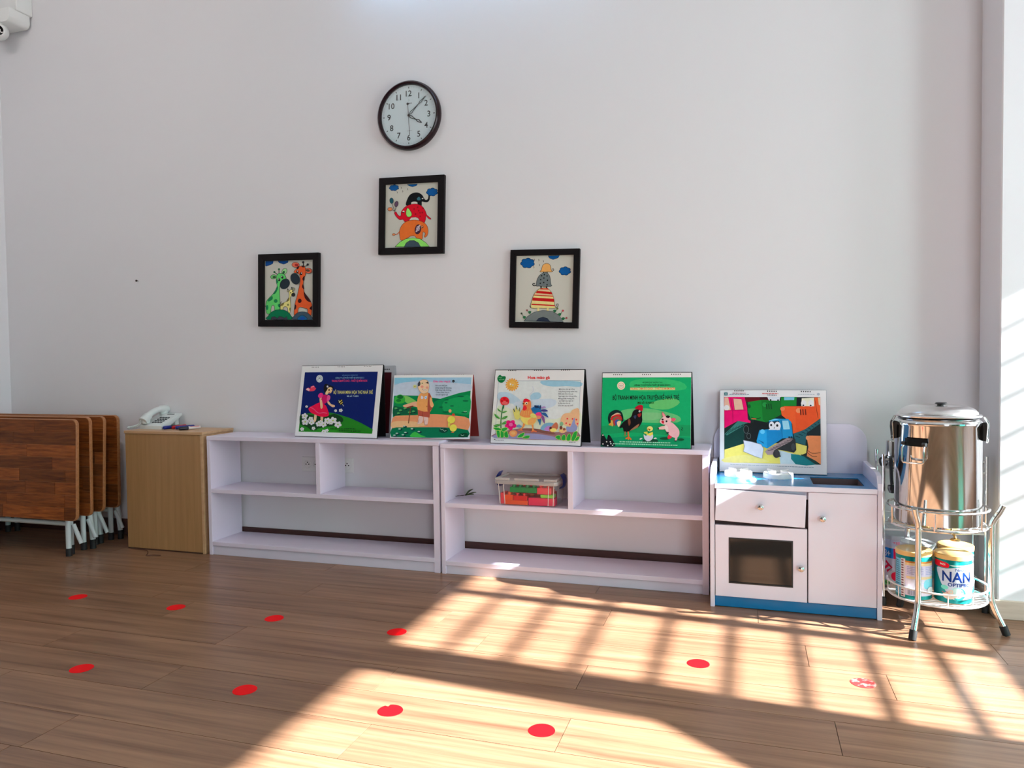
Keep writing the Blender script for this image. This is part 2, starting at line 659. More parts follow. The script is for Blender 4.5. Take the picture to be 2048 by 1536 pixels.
# window wall: two windows, and an unseen third opening added for ambient light
WZ0, WZ1 = 0.965, 2.096
OPEN = [(-1.350, -0.26), (-2.98, -1.518), (-4.78, -3.32)]
bm = bmesh.new()
LZ0, LZ1 = 0.12, 0.90          # unseen translucent pane added under the first window to glow in the urn
box(XR, XR + 0.18, YF, 0.0, -0.08, LZ0, bm=bm)
box(XR, XR + 0.18, YF, 0.0, LZ1, WZ0, bm=bm)
GRN = (-2.32, -1.545)           # unseen green pane added under the second window to tint the urn's reflection
box(XR, XR + 0.18, GRN[1], OPEN[0][0], LZ0, LZ1, bm=bm)
box(XR, XR + 0.18, YF, GRN[0], LZ0, LZ1, bm=bm)
box(XR, XR + 0.18, OPEN[0][1], 0.0, LZ0, LZ1, bm=bm)
box(XR, XR + 0.18, YF, 0.0, WZ1, ZC, bm=bm)
edge = 0.0
for a, b in OPEN:
    box(XR, XR + 0.18, b, edge, WZ0, WZ1, bm=bm)
    edge = a
box(XR, XR + 0.18, YF, edge, WZ0, WZ1, bm=bm)
struct('wall_right', bm, WALL)

# the pillar standing proud of the back wall near the window wall
COLX0, COLX1, COLY = 0.832, 1.30, -0.238
struct('wall_pillar', box(COLX0, COLX1, COLY, 0.0, -0.01, ZC, 0.004), WALL)
struct('baseboard_pillar', box(COLX0 - 0.010, COLX1 + 0.01, COLY - 0.010, 0.0, 0.0, 0.066, 0.002), BASEL)
struct('baseboard_back', box(XL, COLX0 - 0.012, -0.011, 0.0, 0.0, 0.086, 0.002), BASEB)
struct('baseboard_left', box(XL, XL + 0.011, YF, -0.012, 0.0, 0.086, 0.002), BASEB)
struct('baseboard_right', box(XR - 0.011, XR, YF, 0.0, 0.0, 0.066, 0.002), BASEL)

# steel window grilles: frames, mullions and level bars (their shadows fall on the floor)
KSUN = 0.57
bars_floor_x = [-0.925, -0.715, -0.500, -0.265, -0.055, 0.150, 0.352, 0.556]
bar_z = [KSUN * (XR + 0.0775 - x) for x in bars_floor_x]
GRILLE = M('grey_grille_paint', (120, 124, 128), 0.4, 0.3)
def frosted(name, col, y0, y1, parent):
    m = bpy.data.materials.new(name)
    m.use_nodes = True
    nt = m.node_tree
    nt.nodes.remove(nt.nodes['Principled BSDF'])
    tl = nt.nodes.new('ShaderNodeBsdfTranslucent'); tl.inputs[0].default_value = col + (1,)
    df = nt.nodes.new('ShaderNodeBsdfDiffuse'); df.inputs[0].default_value = tuple(min(0.6, c * 1.4) for c in col) + (1,)
    ad = nt.nodes.new('ShaderNodeAddShader')
    nt.links.new(tl.outputs[0], ad.inputs[0]); nt.links.new(df.outputs[0], ad.inputs[1])
    nt.links.new(ad.outputs[0], nt.nodes['Material Output'].inputs[0])
    bmf = bmesh.new()
    bmf.faces.new([bmf.verts.new((XR + 0.08, y_, z_)) for y_, z_ in ((y0, LZ0), (y1, LZ0), (y1, LZ1), (y0, LZ1))])
    return new_obj('added_pane', bmf, m, parent)  # unseen pane, added to glow with the sunlight behind it
for i, (a, b) in enumerate(OPEN):
    bm = bmesh.new()
    t = 0.022
    box(XR + 0.06, XR + 0.10, a, a + t, WZ0, WZ1, bm=bm); box(XR + 0.06, XR + 0.10, b - t, b, WZ0, WZ1, bm=bm)
    box(XR + 0.06, XR + 0.10, a, b, WZ0, WZ0 + t, bm=bm); box(XR + 0.06, XR + 0.10, a, b, WZ1 - t, WZ1, bm=bm)
    w = struct('window_%d' % (i + 1), bm, GRILLE)
    if i == 0:
        frosted('added_white_glass', (0.36, 0.38, 0.40), a, b, w)
        new_obj('mullion', box(XR + 0.05, XR + 0.11, -0.783, -0.722, WZ0, WZ1), GRILLE, w)
        for z in bar_z:
            new_obj('bar', tube([(XR + 0.0775, a, z), (XR + 0.0775, b, z)], 0.0125, 8), GRILLE, w)
    if i == 1:
        frosted('added_green_glass', (0.03, 0.34, 0.26), GRN[0], GRN[1], w)
    if i == 2:
        new_obj('mullion', box(XR + 0.05, XR + 0.11, (a + b) / 2 - 0.03, (a + b) / 2 + 0.03, WZ0, WZ1), GRILLE, w)

# unseen green curtains added to block the sun and green the urn's reflection: one gathered on the pier between the windows and flaring out below, two drawn further along
def cloth_material():
    m = bpy.data.materials.new('green_cloth')
    m.use_nodes = True
    nt = m.node_tree
    pb = nt.nodes['Principled BSDF']
    pb.inputs['Base Color'].default_value = lin((30, 185, 150)); pb.inputs['Roughness'].default_value = 0.85
    tr = nt.nodes.new('ShaderNodeBsdfTranslucent'); tr.inputs[0].default_value = lin((30, 170, 130))
    mx = nt.nodes.new('ShaderNodeMixShader'); mx.inputs[0].default_value = 0.06
    nt.links.new(pb.outputs[0], mx.inputs[1]); nt.links.new(tr.outputs[0], mx.inputs[2])
    nt.links.new(mx.outputs[0], nt.nodes['Material Output'].inputs[0])
    return m
CLOTH = cloth_material()
def curtain(label, far, near_at, rod0, rod1, waves, zlow=0.03):
    bm = bmesh.new()
    rows = []
    NZ, NY = 28, 60
    for i in range(NZ + 1):
        z = 2.20 - i * (2.20 - zlow) / NZ
        near = near_at(z)
        rows.append([bm.verts.new((XR - 0.045 + 0.016 * math.sin(k / NY * math.pi * waves), far + (near - far) * k / NY, z)) for k in range(NY + 1)])
    for i in range(NZ):
        for k in range(NY):
            bm.faces.new((rows[i][k], rows[i][k + 1], rows[i + 1][k + 1], rows[i + 1][k]))
    t = thing('curtain', label, 'curtain', (0, 0, 0), 0, 'unseen green curtains added to shape the window light')
    new_obj('curtain_cloth', bm, CLOTH, t, True)
    new_obj('curtain_rod', tube([(XR - 0.045, rod0, 2.215), (XR - 0.045, rod1, 2.215)], 0.010, 8), CHROME, t, True)
    for y_ in (rod0 - 0.02, rod1 + 0.02):
        new_obj('rod_bracket', tube([(XR, y_, 2.215), (XR - 0.045, y_, 2.215)], 0.006, 8), CHROME, t, True)
curtain('green cloth curtain added unseen between the windows to cut the sun patch', -1.36, lambda z: -1.512 if z > 1.49 else max(-2.15, -1.512 - (1.49 - z) * 1.18), -1.30, -2.25, 13, 0.93)
curtain('green cloth curtain added unseen over the second window to block the sun', -2.50, lambda z: -3.10, -2.40, -3.15, 17)
curtain('green cloth curtain added unseen across the last window to block the sun', -3.24, lambda z: -4.86, -3.18, -4.92, 33)

# tube lamps: one on the back wall just above the picture, two unseen ones added under the ceiling as fill
def tube_lamp(loc, rot, label, strength, col=(0.86, 0.93, 1.0), L=1.2):
    t = thing('tube_lamp', label, 'lamp', loc)
    t.rotation_euler = rot
    new_obj('lamp_housing', box(-L / 2 - 0.02, L / 2 + 0.02, -0.03, 0.0, -0.02, 0.02, 0.004), WPLAST, t)
    new_obj('tube', tube([(-L / 2, -0.052, 0), (L / 2, -0.052, 0)], 0.013, 10), emit('tube_glow', col, strength), t, True)
    for s in (-1, 1):
        new_obj('lamp_socket', box(s * L / 2 - 0.012, s * L / 2 + 0.012, -0.068, -0.028, -0.016, 0.016, 0.003), WPLAST, t)
    return t
tube_lamp((-1.14, 0, 2.79), (0, 0, 0), 'white tube lamp on the back wall above the clock', LAMP_WALL, (0.36, 0.66, 1.0))
tube_lamp((-3.1, -2.0, ZC), (R(90), 0, 0), 'unseen tube lamp added under the ceiling to brighten the table side', FILL_LEFT, (1.0, 0.93, 0.90))
tube_lamp((-1.0, -3.6, ZC), (R(90), 0, 0), 'unseen tube lamp added under the ceiling by the front wall as fill', FILL_CEIL)

# ================================================================== SHELVES
def low_shelf(label, x0, x1, yf, h, div, zmid, zbot, right_t, group):
    yb = -0.016
    s = thing('low_shelf', label, 'shelf', (x0, yf, 0), 0, group)
    W, D = x1 - x0, yb - yf
    t = 0.019
    new_obj('top_board', box(0, W, 0, D, h - t, h, 0.0015), LAMI, s)
    new_obj('side_panel', box(0, t, 0.002, D, 0, h - t, 0.001), LAMI, s)
    new_obj('side_panel', box(W - right_t, W - 0.004, 0.002, D, 0, h - t, 0.001), LAMI, s)
    new_obj('divider', box(div - x0 - 0.011, div - x0 + 0.011, 0.003, D, zmid, h - t, 0.001), LAMI, s)
    new_obj('middle_shelf', box(t, W - right_t, 0.002, D, zmid - 0.019, zmid, 0.001), LAMI, s)
    new_obj('bottom_shelf', box(t, W - right_t, 0.002, D, zbot - 0.019, zbot, 0.001), LAMI, s)
    new_obj('kick_board', box(t, W - right_t, 0.008, 0.024, 0.0, zbot - 0.020, 0.001), LAMI_EDGE, s)
    return s

GS = 'low white shelves along the wall'
low_shelf('low white open shelf beside the wooden cabinet, empty compartments', -2.486, -1.272, -0.242, 0.575, -1.876, 0.320, 0.064, 0.032, GS)
low_shelf('low white open shelf holding the clear box of toy bricks', -1.266, -0.140, -0.246, 0.566, -0.692, 0.310, 0.057, 0.028, GS)

# ------------------------------------------------------------------ wooden cabinet at the left end
c = thing('wooden_cabinet', 'plain beech-veneer cabinet carrying the white telephone', 'cabinet', (-2.977, -0.242, 0))
CW, CH, CD = 0.468, 0.594, 0.226
new_obj('top_panel', box(-0.004, CW + 0.004, -0.004, CD, CH - 0.014, CH, 0.0012), PLYTOP, c)
new_obj('front_panel', box(0.0, CW - 0.014, 0.0, 0.014, 0.006, CH - 0.0145, 0.0008), PLY, c)
new_obj('side_panel', box(CW - 0.0135, CW, 0.0, CD, 0.0, CH - 0.0145, 0.0008), PLYTOP, c)
new_obj('side_panel', box(0.0, 0.0135, 0.0145, CD, 0.0, CH - 0.0145, 0.0008), PLY, c)
new_obj('back_panel', box(0.014, CW - 0.014, CD - 0.008, CD, 0.0, CH - 0.0145), PLY, c)
new_obj('bottom_edge', box(0.0, CW - 0.014, 0.0, 0.014, 0.0, 0.0055), M('dark_edge', (70, 44, 30), 0.6), c)

# telephone cable slipping out beside and under the wooden cabinet
pts = catmull([(-2.983, -0.215, 0.19), (-2.988, -0.222, 0.15), (-2.984, -0.226, 0.10), (-2.986, -0.215, 0.04), (-2.985, -0.20, 0.003)], False, 6)
tag(new_obj('telephone_cable', tube(pts, 0.0022, 6), M('pale_cable', (200, 196, 190), 0.5), None, True), 'thin white cable hanging down the side of the wooden cabinet', 'cable')
pts = catmull([(-2.95, -0.25, 0.003), (-2.85, -0.262, 0.003), (-2.80, -0.30, 0.003), (-2.765, -0.345, 0.003), (-2.74, -0.33, 0.003), (-2.70, -0.325, 0.003)], False, 6)
tag(new_obj('floor_cable', tube(pts, 0.0022, 6), M('brown_cable', (96, 66, 54), 0.5), None, True), 'thin brown cable lying on the floor before the wooden cabinet', 'cable')

# ------------------------------------------------------------------ telephone
p = thing('telephone', 'white push-button telephone on the wooden cabinet', 'telephone', (-2.892, -0.085, 0.5942))
prof = [(-0.078, 0.0), (-0.078, 0.018), (-0.066, 0.026), (0.052, 0.070), (0.070, 0.072), (0.072, 0.060), (-0.02, 0.012), (-0.03, 0.0)]
new_obj('phone_base', prism([(a, b) for a, b in prof], -0.068, 0.068, 0.003, axis='x'), PHONE, p, True)
new_obj('base_foot', box(-0.055, 0.055, 0.035, 0.062, 0.0, 0.058, 0.004), PHONE, p)
ang = math.atan2(0.044, 0.118)
for r_ in range(4):
    for k in range(4):
        yy = -0.050 + r_ * 0.0175
        new_obj('key', box(-0.0055, 0.0055, -0.0045, 0.0045, -0.001, 0.0035, 0.001), M('dark_key', (50, 58, 62), 0.5), p, False,
                (-0.008 + k * 0.0165, yy, 0.026 + (yy + 0.066) * math.tan(ang)), (ang, 0, 0))
new_obj('display_slot', box(-0.004, 0.040, -0.003, 0.003, 0, 0.0012), M('slot', (96, 108, 110), 0.5), p, False, (0.0, 0.045, 0.0675), (ang, 0, 0))
hs = []
rr = []
for i in range(15):
    t = i / 14
    yy = -0.082 + 0.165 * t
    zz = 0.040 + 0.052 * t + 0.022 * math.sin(math.pi * t)
    hs.append((-0.044, yy, zz))
    rr.append(0.0 if False else (0.021 if (t < 0.24 or t > 0.76) else 0.015))
hb = tube(hs, rr, 12)
for v in hb.verts: v.co.x = -0.044 + (v.co.x + 0.044) * 1.12
hand = new_obj('handset', hb, PHONE, p, True)
new_obj('earpiece', lathe([(0.019, -0.030), (0.022, -0.010), (0.022, 0.0)], 14, (-0.044, 0.062, 0.095)), PHONE, hand, True)
new_obj('mouthpiece', lathe([(0.019, -0.022), (0.022, -0.006), (0.022, 0.0)], 14, (-0.044, -0.062, 0.050)), PHONE, hand, True)
coil = []
for i in range(120):
    t = i / 119
    cx = -0.052 - 0.075 * t; cy = -0.085 + 0.01 * math.sin(t * 5); cz = 0.034 * (1 - t) ** 2 + 0.0075
    a = t * 2 * math.pi * 15
    coil.append((cx, cy + 0.006 * math.cos(a), cz + 0.006 * math.sin(a)))
new_obj('coiled_cord', tube(coil, 0.0016, 5), PHONE, p, True)

# ------------------------------------------------------------------ markers beside the telephone
def marker(a, b, label, capc, bodyc, stripe=None):
    a, b = Vector(a), Vector(b)
    L = (b - a).length
    rz = math.atan2((b - a).y, (b - a).x)
    t = thing('marker_pen', label, 'pen', (a.x, a.y, 0.6032), rz, 'marker pens by the telephone')
    r = 0.0088
    new_obj('cap', lathe([(0.0, 0.0), (r * 0.8, 0.001), (r, 0.004), (r * 1.02, L * 0.42), (0, L * 0.42)], 14, axis='x'), capc, t, True)
    new_obj('barrel', lathe([(0.0, L * 0.421), (r * 0.93, L * 0.421), (r * 0.93, L * 0.97), (r * 0.7, L), (0, L)], 14, axis='x'), bodyc, t, True)
    if stripe:
        new_obj('stripe', tube([(L * 0.50, -r * 0.70, r * 0.66), (L * 0.92, -r * 0.70, r * 0.66)], 0.0014, 6), stripe, t, True)
    return t
MB_ = M('marker_blue', (14, 36, 130), 0.35); MR_ = M('marker_red', (196, 20, 34), 0.35); MW_ = M('marker_white', (228, 220, 216), 0.35); MK_ = M('marker_black', (16, 20, 36), 0.35)
marker((-2.808, -0.165), (-2.806, -0.060), 'blue marker pen lying tight against the telephone', MB_, MK_)
marker((-2.775, -0.140), (-2.782, -0.040), 'red marker pen lying between two blue ones beside the telephone', MR_, MR_)
marker((-2.748, -0.150), (-2.712, -0.058), 'blue marker pen lying between the red and the white one', MB_, MB_)
marker((-2.690, -0.192), (-2.648, -0.090), 'white marker pen with black cap, outermost on the wooden cabinet', MK_, MW_, MR_)

# ------------------------------------------------------------------ wall sockets seen through the shelf
def socket(x, z, label):
    s = thing('wall_socket', label, 'socket', (x, 0.0, z), 0, 'wall sockets behind the shelf')
    new_obj('faceplate', box(-0.058, 0.058, -0.007, 0.0, -0.036, 0.036, 0.002), WPLAST, s)
    for dx in (-0.026, 0.026):
        f = new_obj('outlet', lathe([(0.0, -0.0075), (0.018, -0.0075), (0.0195, -0.0095), (0.021, -0.0075), (0.021, -0.006)], 20, (dx, 0, 0), axis='y'), WPLAST, s, True)
        bm = bmesh.new()
        for hx, hz in ((-0.008, 0), (0.008, 0), (0, 0.009)):
            lathe([(0, -0.0079), (0.0032, -0.0079), (0.0032, -0.007)], 8, (dx + hx, 0, hz), bm=bm, axis='y')
        new_obj('pin_hole', bm, BLACK, f)
socket(-2.055, 0.420, 'white wall socket seen in the upper left compartment of the shelf')
socket(-1.885, 0.420, 'white wall socket half hidden by the shelf divider')

# nail in the bare wall, and small marks
n = thing('wall_nail', 'small dark nail in the bare wall above the folded tables', 'nail', (-3.102, 0, 1.370))
new_obj('shank', lathe([(0.0, -0.012), (0.002, -0.012), (0.002, 0.0)], 8, axis='y'), M('rust', (60, 44, 40), 0.6, 0.5), n)
new_obj('head', lathe([(0.0, -0.014), (0.0055, -0.013), (0.0055, -0.011), (0.002, -0.011)], 12, axis='y'), M('rust', (60, 44, 40), 0.6, 0.5), n, True)

# ------------------------------------------------------------------ red dots stuck on the floor
dots = [(-2.550, -0.925, 'at the far end beside the wooden cabinet'), (-2.073, -0.922, 'second from the far end, in front of the empty shelf'),
        (-1.635, -0.925, 'third from the far end, in the shade'), (-1.144, -0.927, 'on the edge of the barred sunlight'),
        (-0.143, -0.918, 'between the window bar shadows before the play kitchen'), (0.310, -0.930, 'scuffed pale, in front of the urn stand')]
near = [(-1.939, -1.465, 'in the near row, farthest from the sunlight'), (-1.359, -1.452, 'in the near row, last one in the shade'),
        (-0.904, -1.450, 'in the near row with a nick in its edge, in sunlight'), (-0.491, -1.440, 'in the near row, closest to the camera')]
for i, (x, y_, s) in enumerate(dots + near):
    r = 0.0335
    pts = []
    for k in range(28):
        a = 2 * math.pi * k / 28
        rr_ = r * (1 + 0.012 * math.sin(3 * a + i))
        if 'nick' in s and k in (10,): rr_ *= 0.72
        pts.append((rr_ * math.cos(a), rr_ * math.sin(a)))
    m = RED
    if 'scuffed' in s:
        m = MATS.get('scuffed_red')
        if not m:
            m = M('scuffed_red', (232, 12, 20), 0.55)
            nt = m.node_tree
            mixn = [q for q in nt.nodes if q.type == 'MIX'][0]
            mixn.inputs[6].default_value = lin((235, 40, 40)); mixn.inputs[7].default_value = lin((240, 150, 140))
            ns = [q for q in nt.nodes if q.type == 'TEX_NOISE'][0]
            ns.inputs['Scale'].default_value = 45
            cr = nt.nodes.new('ShaderNodeValToRGB'); cr.color_ramp.elements[0].position = 0.50; cr.color_ramp.elements[1].position = 0.66
            nt.links.new(ns.outputs['Fac'], cr.inputs[0]); nt.links.new(cr.outputs[0], mixn.inputs[0])
    o = new_obj('floor_dot', prism(pts, 0.0002, 0.0008, axis='z'), m, None, False, (x, y_, 0))
    tag(o, 'round red floor sticker ' + s, 'sticker', 'red floor dots')

# ================================================================== FOLDED TABLES
def folded_table(loc, rz, tilt, W, H, label, swing):
    """a folding table standing on its folded legs, top upright; local x along the top, origin at the right foot line"""
    t = thing('folding_table', label, 'table', loc, rz, 'folded wooden tables leaning in the corner')
    z0 = 0.178
    th = 0.018
    out = rrect(-W, 0, 0, H, 0.028, 5)
    top = new_obj('tabletop', prism(out, 0.0, th, 0.003), ACACIA_EDGE, t, True, (0, 0, z0), (-tilt, 0, 0))
    rnd = random.Random(int(loc[1] * 1000))
    inner = rrect(-W + 0.0035, -0.0035, 0.0035, H - 0.0035, 0.0255, 5)
    nrow = 8
    for k in range(nrow):
        za, zb = 0.0035 + (H - 0.007) * k / nrow, 0.0035 + (H - 0.007) * (k + 1) / nrow
        x = -W + 0.0035 - rnd.uniform(0, 0.3)
        while x < -0.0035:
            L = rnd.uniform(0.17, 0.42)
            poly = clip_convex([(x + 0.0004, za + 0.0004), (x + L - 0.0004, za + 0.0004), (x + L - 0.0004, zb - 0.0004), (x + 0.0004, zb - 0.0004)], inner)
            if len(poly) > 2:
                new_obj('stave', prism(poly, -0.0012, 0.002), ACACIA, top)
            x += L
    # folded tube legs behind the top
    r = 0.0125
    zt = z0 + 0.30
    for sx, lean in ((-0.085, 0.02), (-W + 0.085, -0.02)):
        lg = new_obj('leg', tube([(sx - lean, 0.045, zt), (sx, 0.030, 0.035)], r, 10), TUBEW, t, True)
        new_obj('rubber_foot', lathe([(0, 0.0), (0.0145, 0.0), (0.0145, 0.036), (r, 0.038)], 12, (sx, 0.030, 0.0)), RUBBER, lg, True)
        lg = new_obj('leg', tube([(sx - 0.02 - lean, 0.075, zt), (sx - 0.02 + swing, 0.062, 0.045)], r, 10), TUBEW, t, True)
        new_obj('rubber_foot', lathe([(0, 0.0), (0.0145, 0.0), (0.0145, 0.044), (r, 0.046)], 12, (sx - 0.02 + swing, 0.062, 0.0)), RUBBER, lg, True)
    new_obj('cross_bar', tube([(-W + 0.09, 0.036, 0.155), (-0.09, 0.036, 0.155)], 0.011, 10), TUBEW, t, True)
    new_obj('slanted_brace', tube([(-0.075, 0.050, 0.150), (-0.030, 0.052, 0.060)], 0.010, 10), TUBEW, t, True)
    return t

folded_table((-3.055, -0.470, 0), R(0), R(2.0), 0.92, 0.488, 'folded wooden table standing frontmost, its whole stave top facing the room', 0.0)
folded_table((-3.090, -0.355, 0), R(-0.6), R(1.0), 0.92, 0.490, 'folded wooden table just behind the frontmost one', 0.045)
folded_table((-3.118, -0.255, 0), R(0.8), R(2.5), 0.90, 0.486, 'folded wooden table third back in the stack', 0.02)
folded_table((-3.126, -0.150, 0), R(0), R(1.0), 0.90, 0.484, 'folded wooden table against the wall, rearmost of the stack', 0.05)

# ================================================================== CLOCK
RCK = 0.159
ck = thing('wall_clock', 'round wall clock with dark rim and black numerals', 'clock', (-1.494, 0.0, 2.062))
ck.rotation_euler = (0, R(1.0), 0)
rim = M('clock_rim', (34, 13, 19), 0.22, spec=0.3)
new_obj('rim', lathe([(RCK * 0.99, 0.0), (RCK, -0.012), (RCK * 0.985, -0.026), (RCK * 0.94, -0.034), (RCK * 0.895, -0.031), (RCK * 0.875, -0.022), (RCK * 0.872, -0.016)], 64, axis='y'), rim, ck, True)
new_obj('clock_face', lathe([(0.0, -0.0165), (RCK * 0.876, -0.0165), (RCK * 0.876, -0.010)], 64, axis='y'), M('clock_dial', (214, 230, 236), 0.5), ck)
d = Print(((-1, -1), (1, -1), (1, 1), (-1, 1)), 2 * RCK, 2 * RCK, eps=0.00004)
INKB = (18, 22, 28)
for hnum in range(1, 13):
    a = R(hnum * 30)
    s = str(hnum)
    hgt = 0.165
    v, t_ = text_tris(s, 0.012)
    wpx = (max(q[0] for q in v) - min(q[0] for q in v)) * hgt / 0.70
    rn = 0.635
    d.text(s, rn * math.sin(a) - wpx / 2, -rn * math.cos(a) + hgt / 2, hgt, INKB, None, 0, 0.012)
    r0, r1 = 0.775, 0.825
    d.line([(r0 * math.sin(a), -r0 * math.cos(a)), (r1 * math.sin(a), -r1 * math.cos(a))], 0.022, INKB)
for mnt in range(60):
    if mnt % 5:
        a = R(mnt * 6)
        d.line([(0.80 * math.sin(a), -0.80 * math.cos(a)), (0.825 * math.sin(a), -0.825 * math.cos(a))], 0.006, (120, 134, 140))
        d.layer -= 1
d.layer += 1
d.dashes(0.0, -0.345, 0.10, -0.345, 0.03, (110, 120, 126), 0.05, 0.01)
d.line([(0.0, -0.47), (0.02, -0.43), (-0.02, -0.41)], 0.012, (120, 150, 140))
d.dashes(-0.05, 0.44, 0.10, 0.44, 0.018, (140, 150, 156), 0.02, 0.008)
d.build('dial_print', ck, (0, -0.0166, -RCK))

def hand(name, y, pts, w, extra=None):
    h = Print(((-1, -1), (1, -1), (1, 1), (-1, 1)), 2 * RCK, 2 * RCK, gain=1.0)
    bm = bmesh.new()
    P = [Vector((q[0] * RCK, 0, -q[1] * RCK)) for q in pts]
    for a, b in zip(P, P[1:]):
        dd = (b - a).normalized(); nn = Vector((-dd.z, 0, dd.x)) * w * RCK / 2
        q = [(a + nn), (b + nn), (b - nn), (a - nn)]
        prism([(k.x, k.z) for k in q], y, y - 0.0008, bm=bm)
    if extra:
        lathe([(0, y - 0.0008), (extra[2] * RCK, y - 0.0008), (extra[2] * RCK, y)], 14, (extra[0] * RCK, 0, -extra[1] * RCK), bm=bm, axis='y')
    return new_obj(name, bm, BLACK, ck)
ma = R(47)
def along(a, r, s=0.0):
    return (r * math.sin(a) + s * math.cos(a), -r * math.cos(a) + s * math.sin(a))
hand('minute_hand', -0.0195, [along(ma, 0.0), along(ma, 0.12, 0.030), along(ma, 0.24, 0.012), along(ma, 0.44, 0.0), along(ma, 0.52, 0.026), along(ma, 0.60, 0.012), along(ma, 0.74, 0), along(ma, 0.60, -0.012), along(ma, 0.52, -0.026), along(ma, 0.44, 0), along(ma, 0.24, -0.012), along(ma, 0.12, -0.03), along(ma, 0)], 0.016)
ha = R(120)
hand('hour_hand', -0.0185, [along(ha, 0.0), along(ha, 0.10, 0.035), along(ha, 0.26, 0.0), along(ha, 0.36, 0.035), along(ha, 0.48, 0.0), along(ha, 0.36, -0.035), along(ha, 0.26, 0), along(ha, 0.10, -0.035), along(ha, 0)], 0.020)
sa = R(176)
hand('second_hand', -0.0205, [along(sa, -0.33), along(sa, 0.56)], 0.013, along(sa, -0.33) + (0.036,))
new_obj('hand_hub', lathe([(0, -0.0225), (0.0045, -0.022), (0.0045, -0.0165)], 14, axis='y'), BLACK, ck, True)
new_obj('glass_cover', lathe([(0.0, -0.0262), (RCK * 0.87, -0.0245), (RCK * 0.87, -0.0235), (0.0, -0.0252)], 48, axis='y'), GLASS, ck, True)

# ================================================================== CCTV camera in the corner
cc = thing('security_camera', 'white security camera on a bracket high in the corner', 'camera', (-3.86, 0.0, 2.80))
new_obj('junction_box', box(-0.16, 0.085, -0.10, 0.0, 0.055, 0.25, 0.006, 2), WPLAST, cc)
new_obj('hood', prism(rrect(-0.16, 0.075, -0.015, 0.058, 0.03, 5, 'cd'), -0.135, -0.01, 0.004), WPLAST, cc, True)
bd = new_obj('camera_body', lathe([(0.0, -0.062), (0.030, -0.061), (0.037, -0.056), (0.046, -0.030), (0.048, 0.0), (0.040, 0.030), (0.0, 0.044)], 28, axis='y'), WPLAST, cc, True, (-0.045, -0.100, -0.044), (R(10), 0, R(46)))
new_obj('lens', lathe([(0.0, -0.060), (0.018, -0.062), (0.0255, -0.0645), (0.0270, -0.063), (0.0270, -0.05)], 24, (0, 0, -0.003), axis='y'), M('lens_black', (8, 8, 10), 0.08), bd, True)
new_obj('sensor_dot', lathe([(0.0, -0.052), (0.0035, -0.0515), (0.0035, -0.03)], 10, (0.004, 0, 0.036), axis='y'), BLACK, bd)

# ================================================================== FRAMED PICTURES
OUT = (22, 24, 24)
def framed(label, cx, cz, W, H, rot, fw, quad, draw):
    t = thing('framed_picture', label, 'picture', (cx, 0, cz), 0, 'framed animal pictures on the wall')
    t.rotation_euler = (0, rot, 0)
    w, h = W / 2, H / 2
    for nm, pts in (('frame_rail', [(-w, h), (w, h), (w - fw, h - fw), (-w + fw, h - fw)]), ('frame_rail', [(-w, -h), (w, -h), (w - fw, -h + fw), (-w + fw, -h + fw)]),
                    ('frame_stile', [(-w, -h), (-w, h), (-w + fw, h - fw), (-w + fw, -h + fw)]), ('frame_stile', [(w, -h), (w, h), (w - fw, h - fw), (w - fw, -h + fw)])):
        new_obj(nm, prism(pts, -0.022, 0.0, 0.0015), FRAME, t)
    iw, ih = W - 2 * fw, H - 2 * fw
    pic = new_obj('picture_sheet', box(-iw / 2 - 0.002, iw / 2 + 0.002, -0.010, -0.004, -ih / 2 - 0.002, ih / 2 + 0.002), M('picture_paper', (206, 205, 194), 0.7), t)
    d = Print(quad, iw, ih, gain=1.2)
    draw(d)
    d.build('picture_print', pic, (0, -0.0101, -ih / 2))
    return t

CLOUD = (8, 84, 150)
def ticks(d, L):
    for x, y in L: d.line([(x - 6, y - 16), (x + 4, y), (x - 2, y + 16)], 7, OUT)

def cloud(d, cx, cy, rx, ry, n=7, col=CLOUD):
    pts = []
    for i in range(56):
        a = 2 * math.pi * i / 56
        k = 0.86 + 0.17 * abs(math.sin(a * n / 2 + 0.4))
        pts.append((cx + rx * k * math.cos(a), cy + ry * k * math.sin(a)))
    d.poly(pts, col, 0, (10, 30, 60), 8)

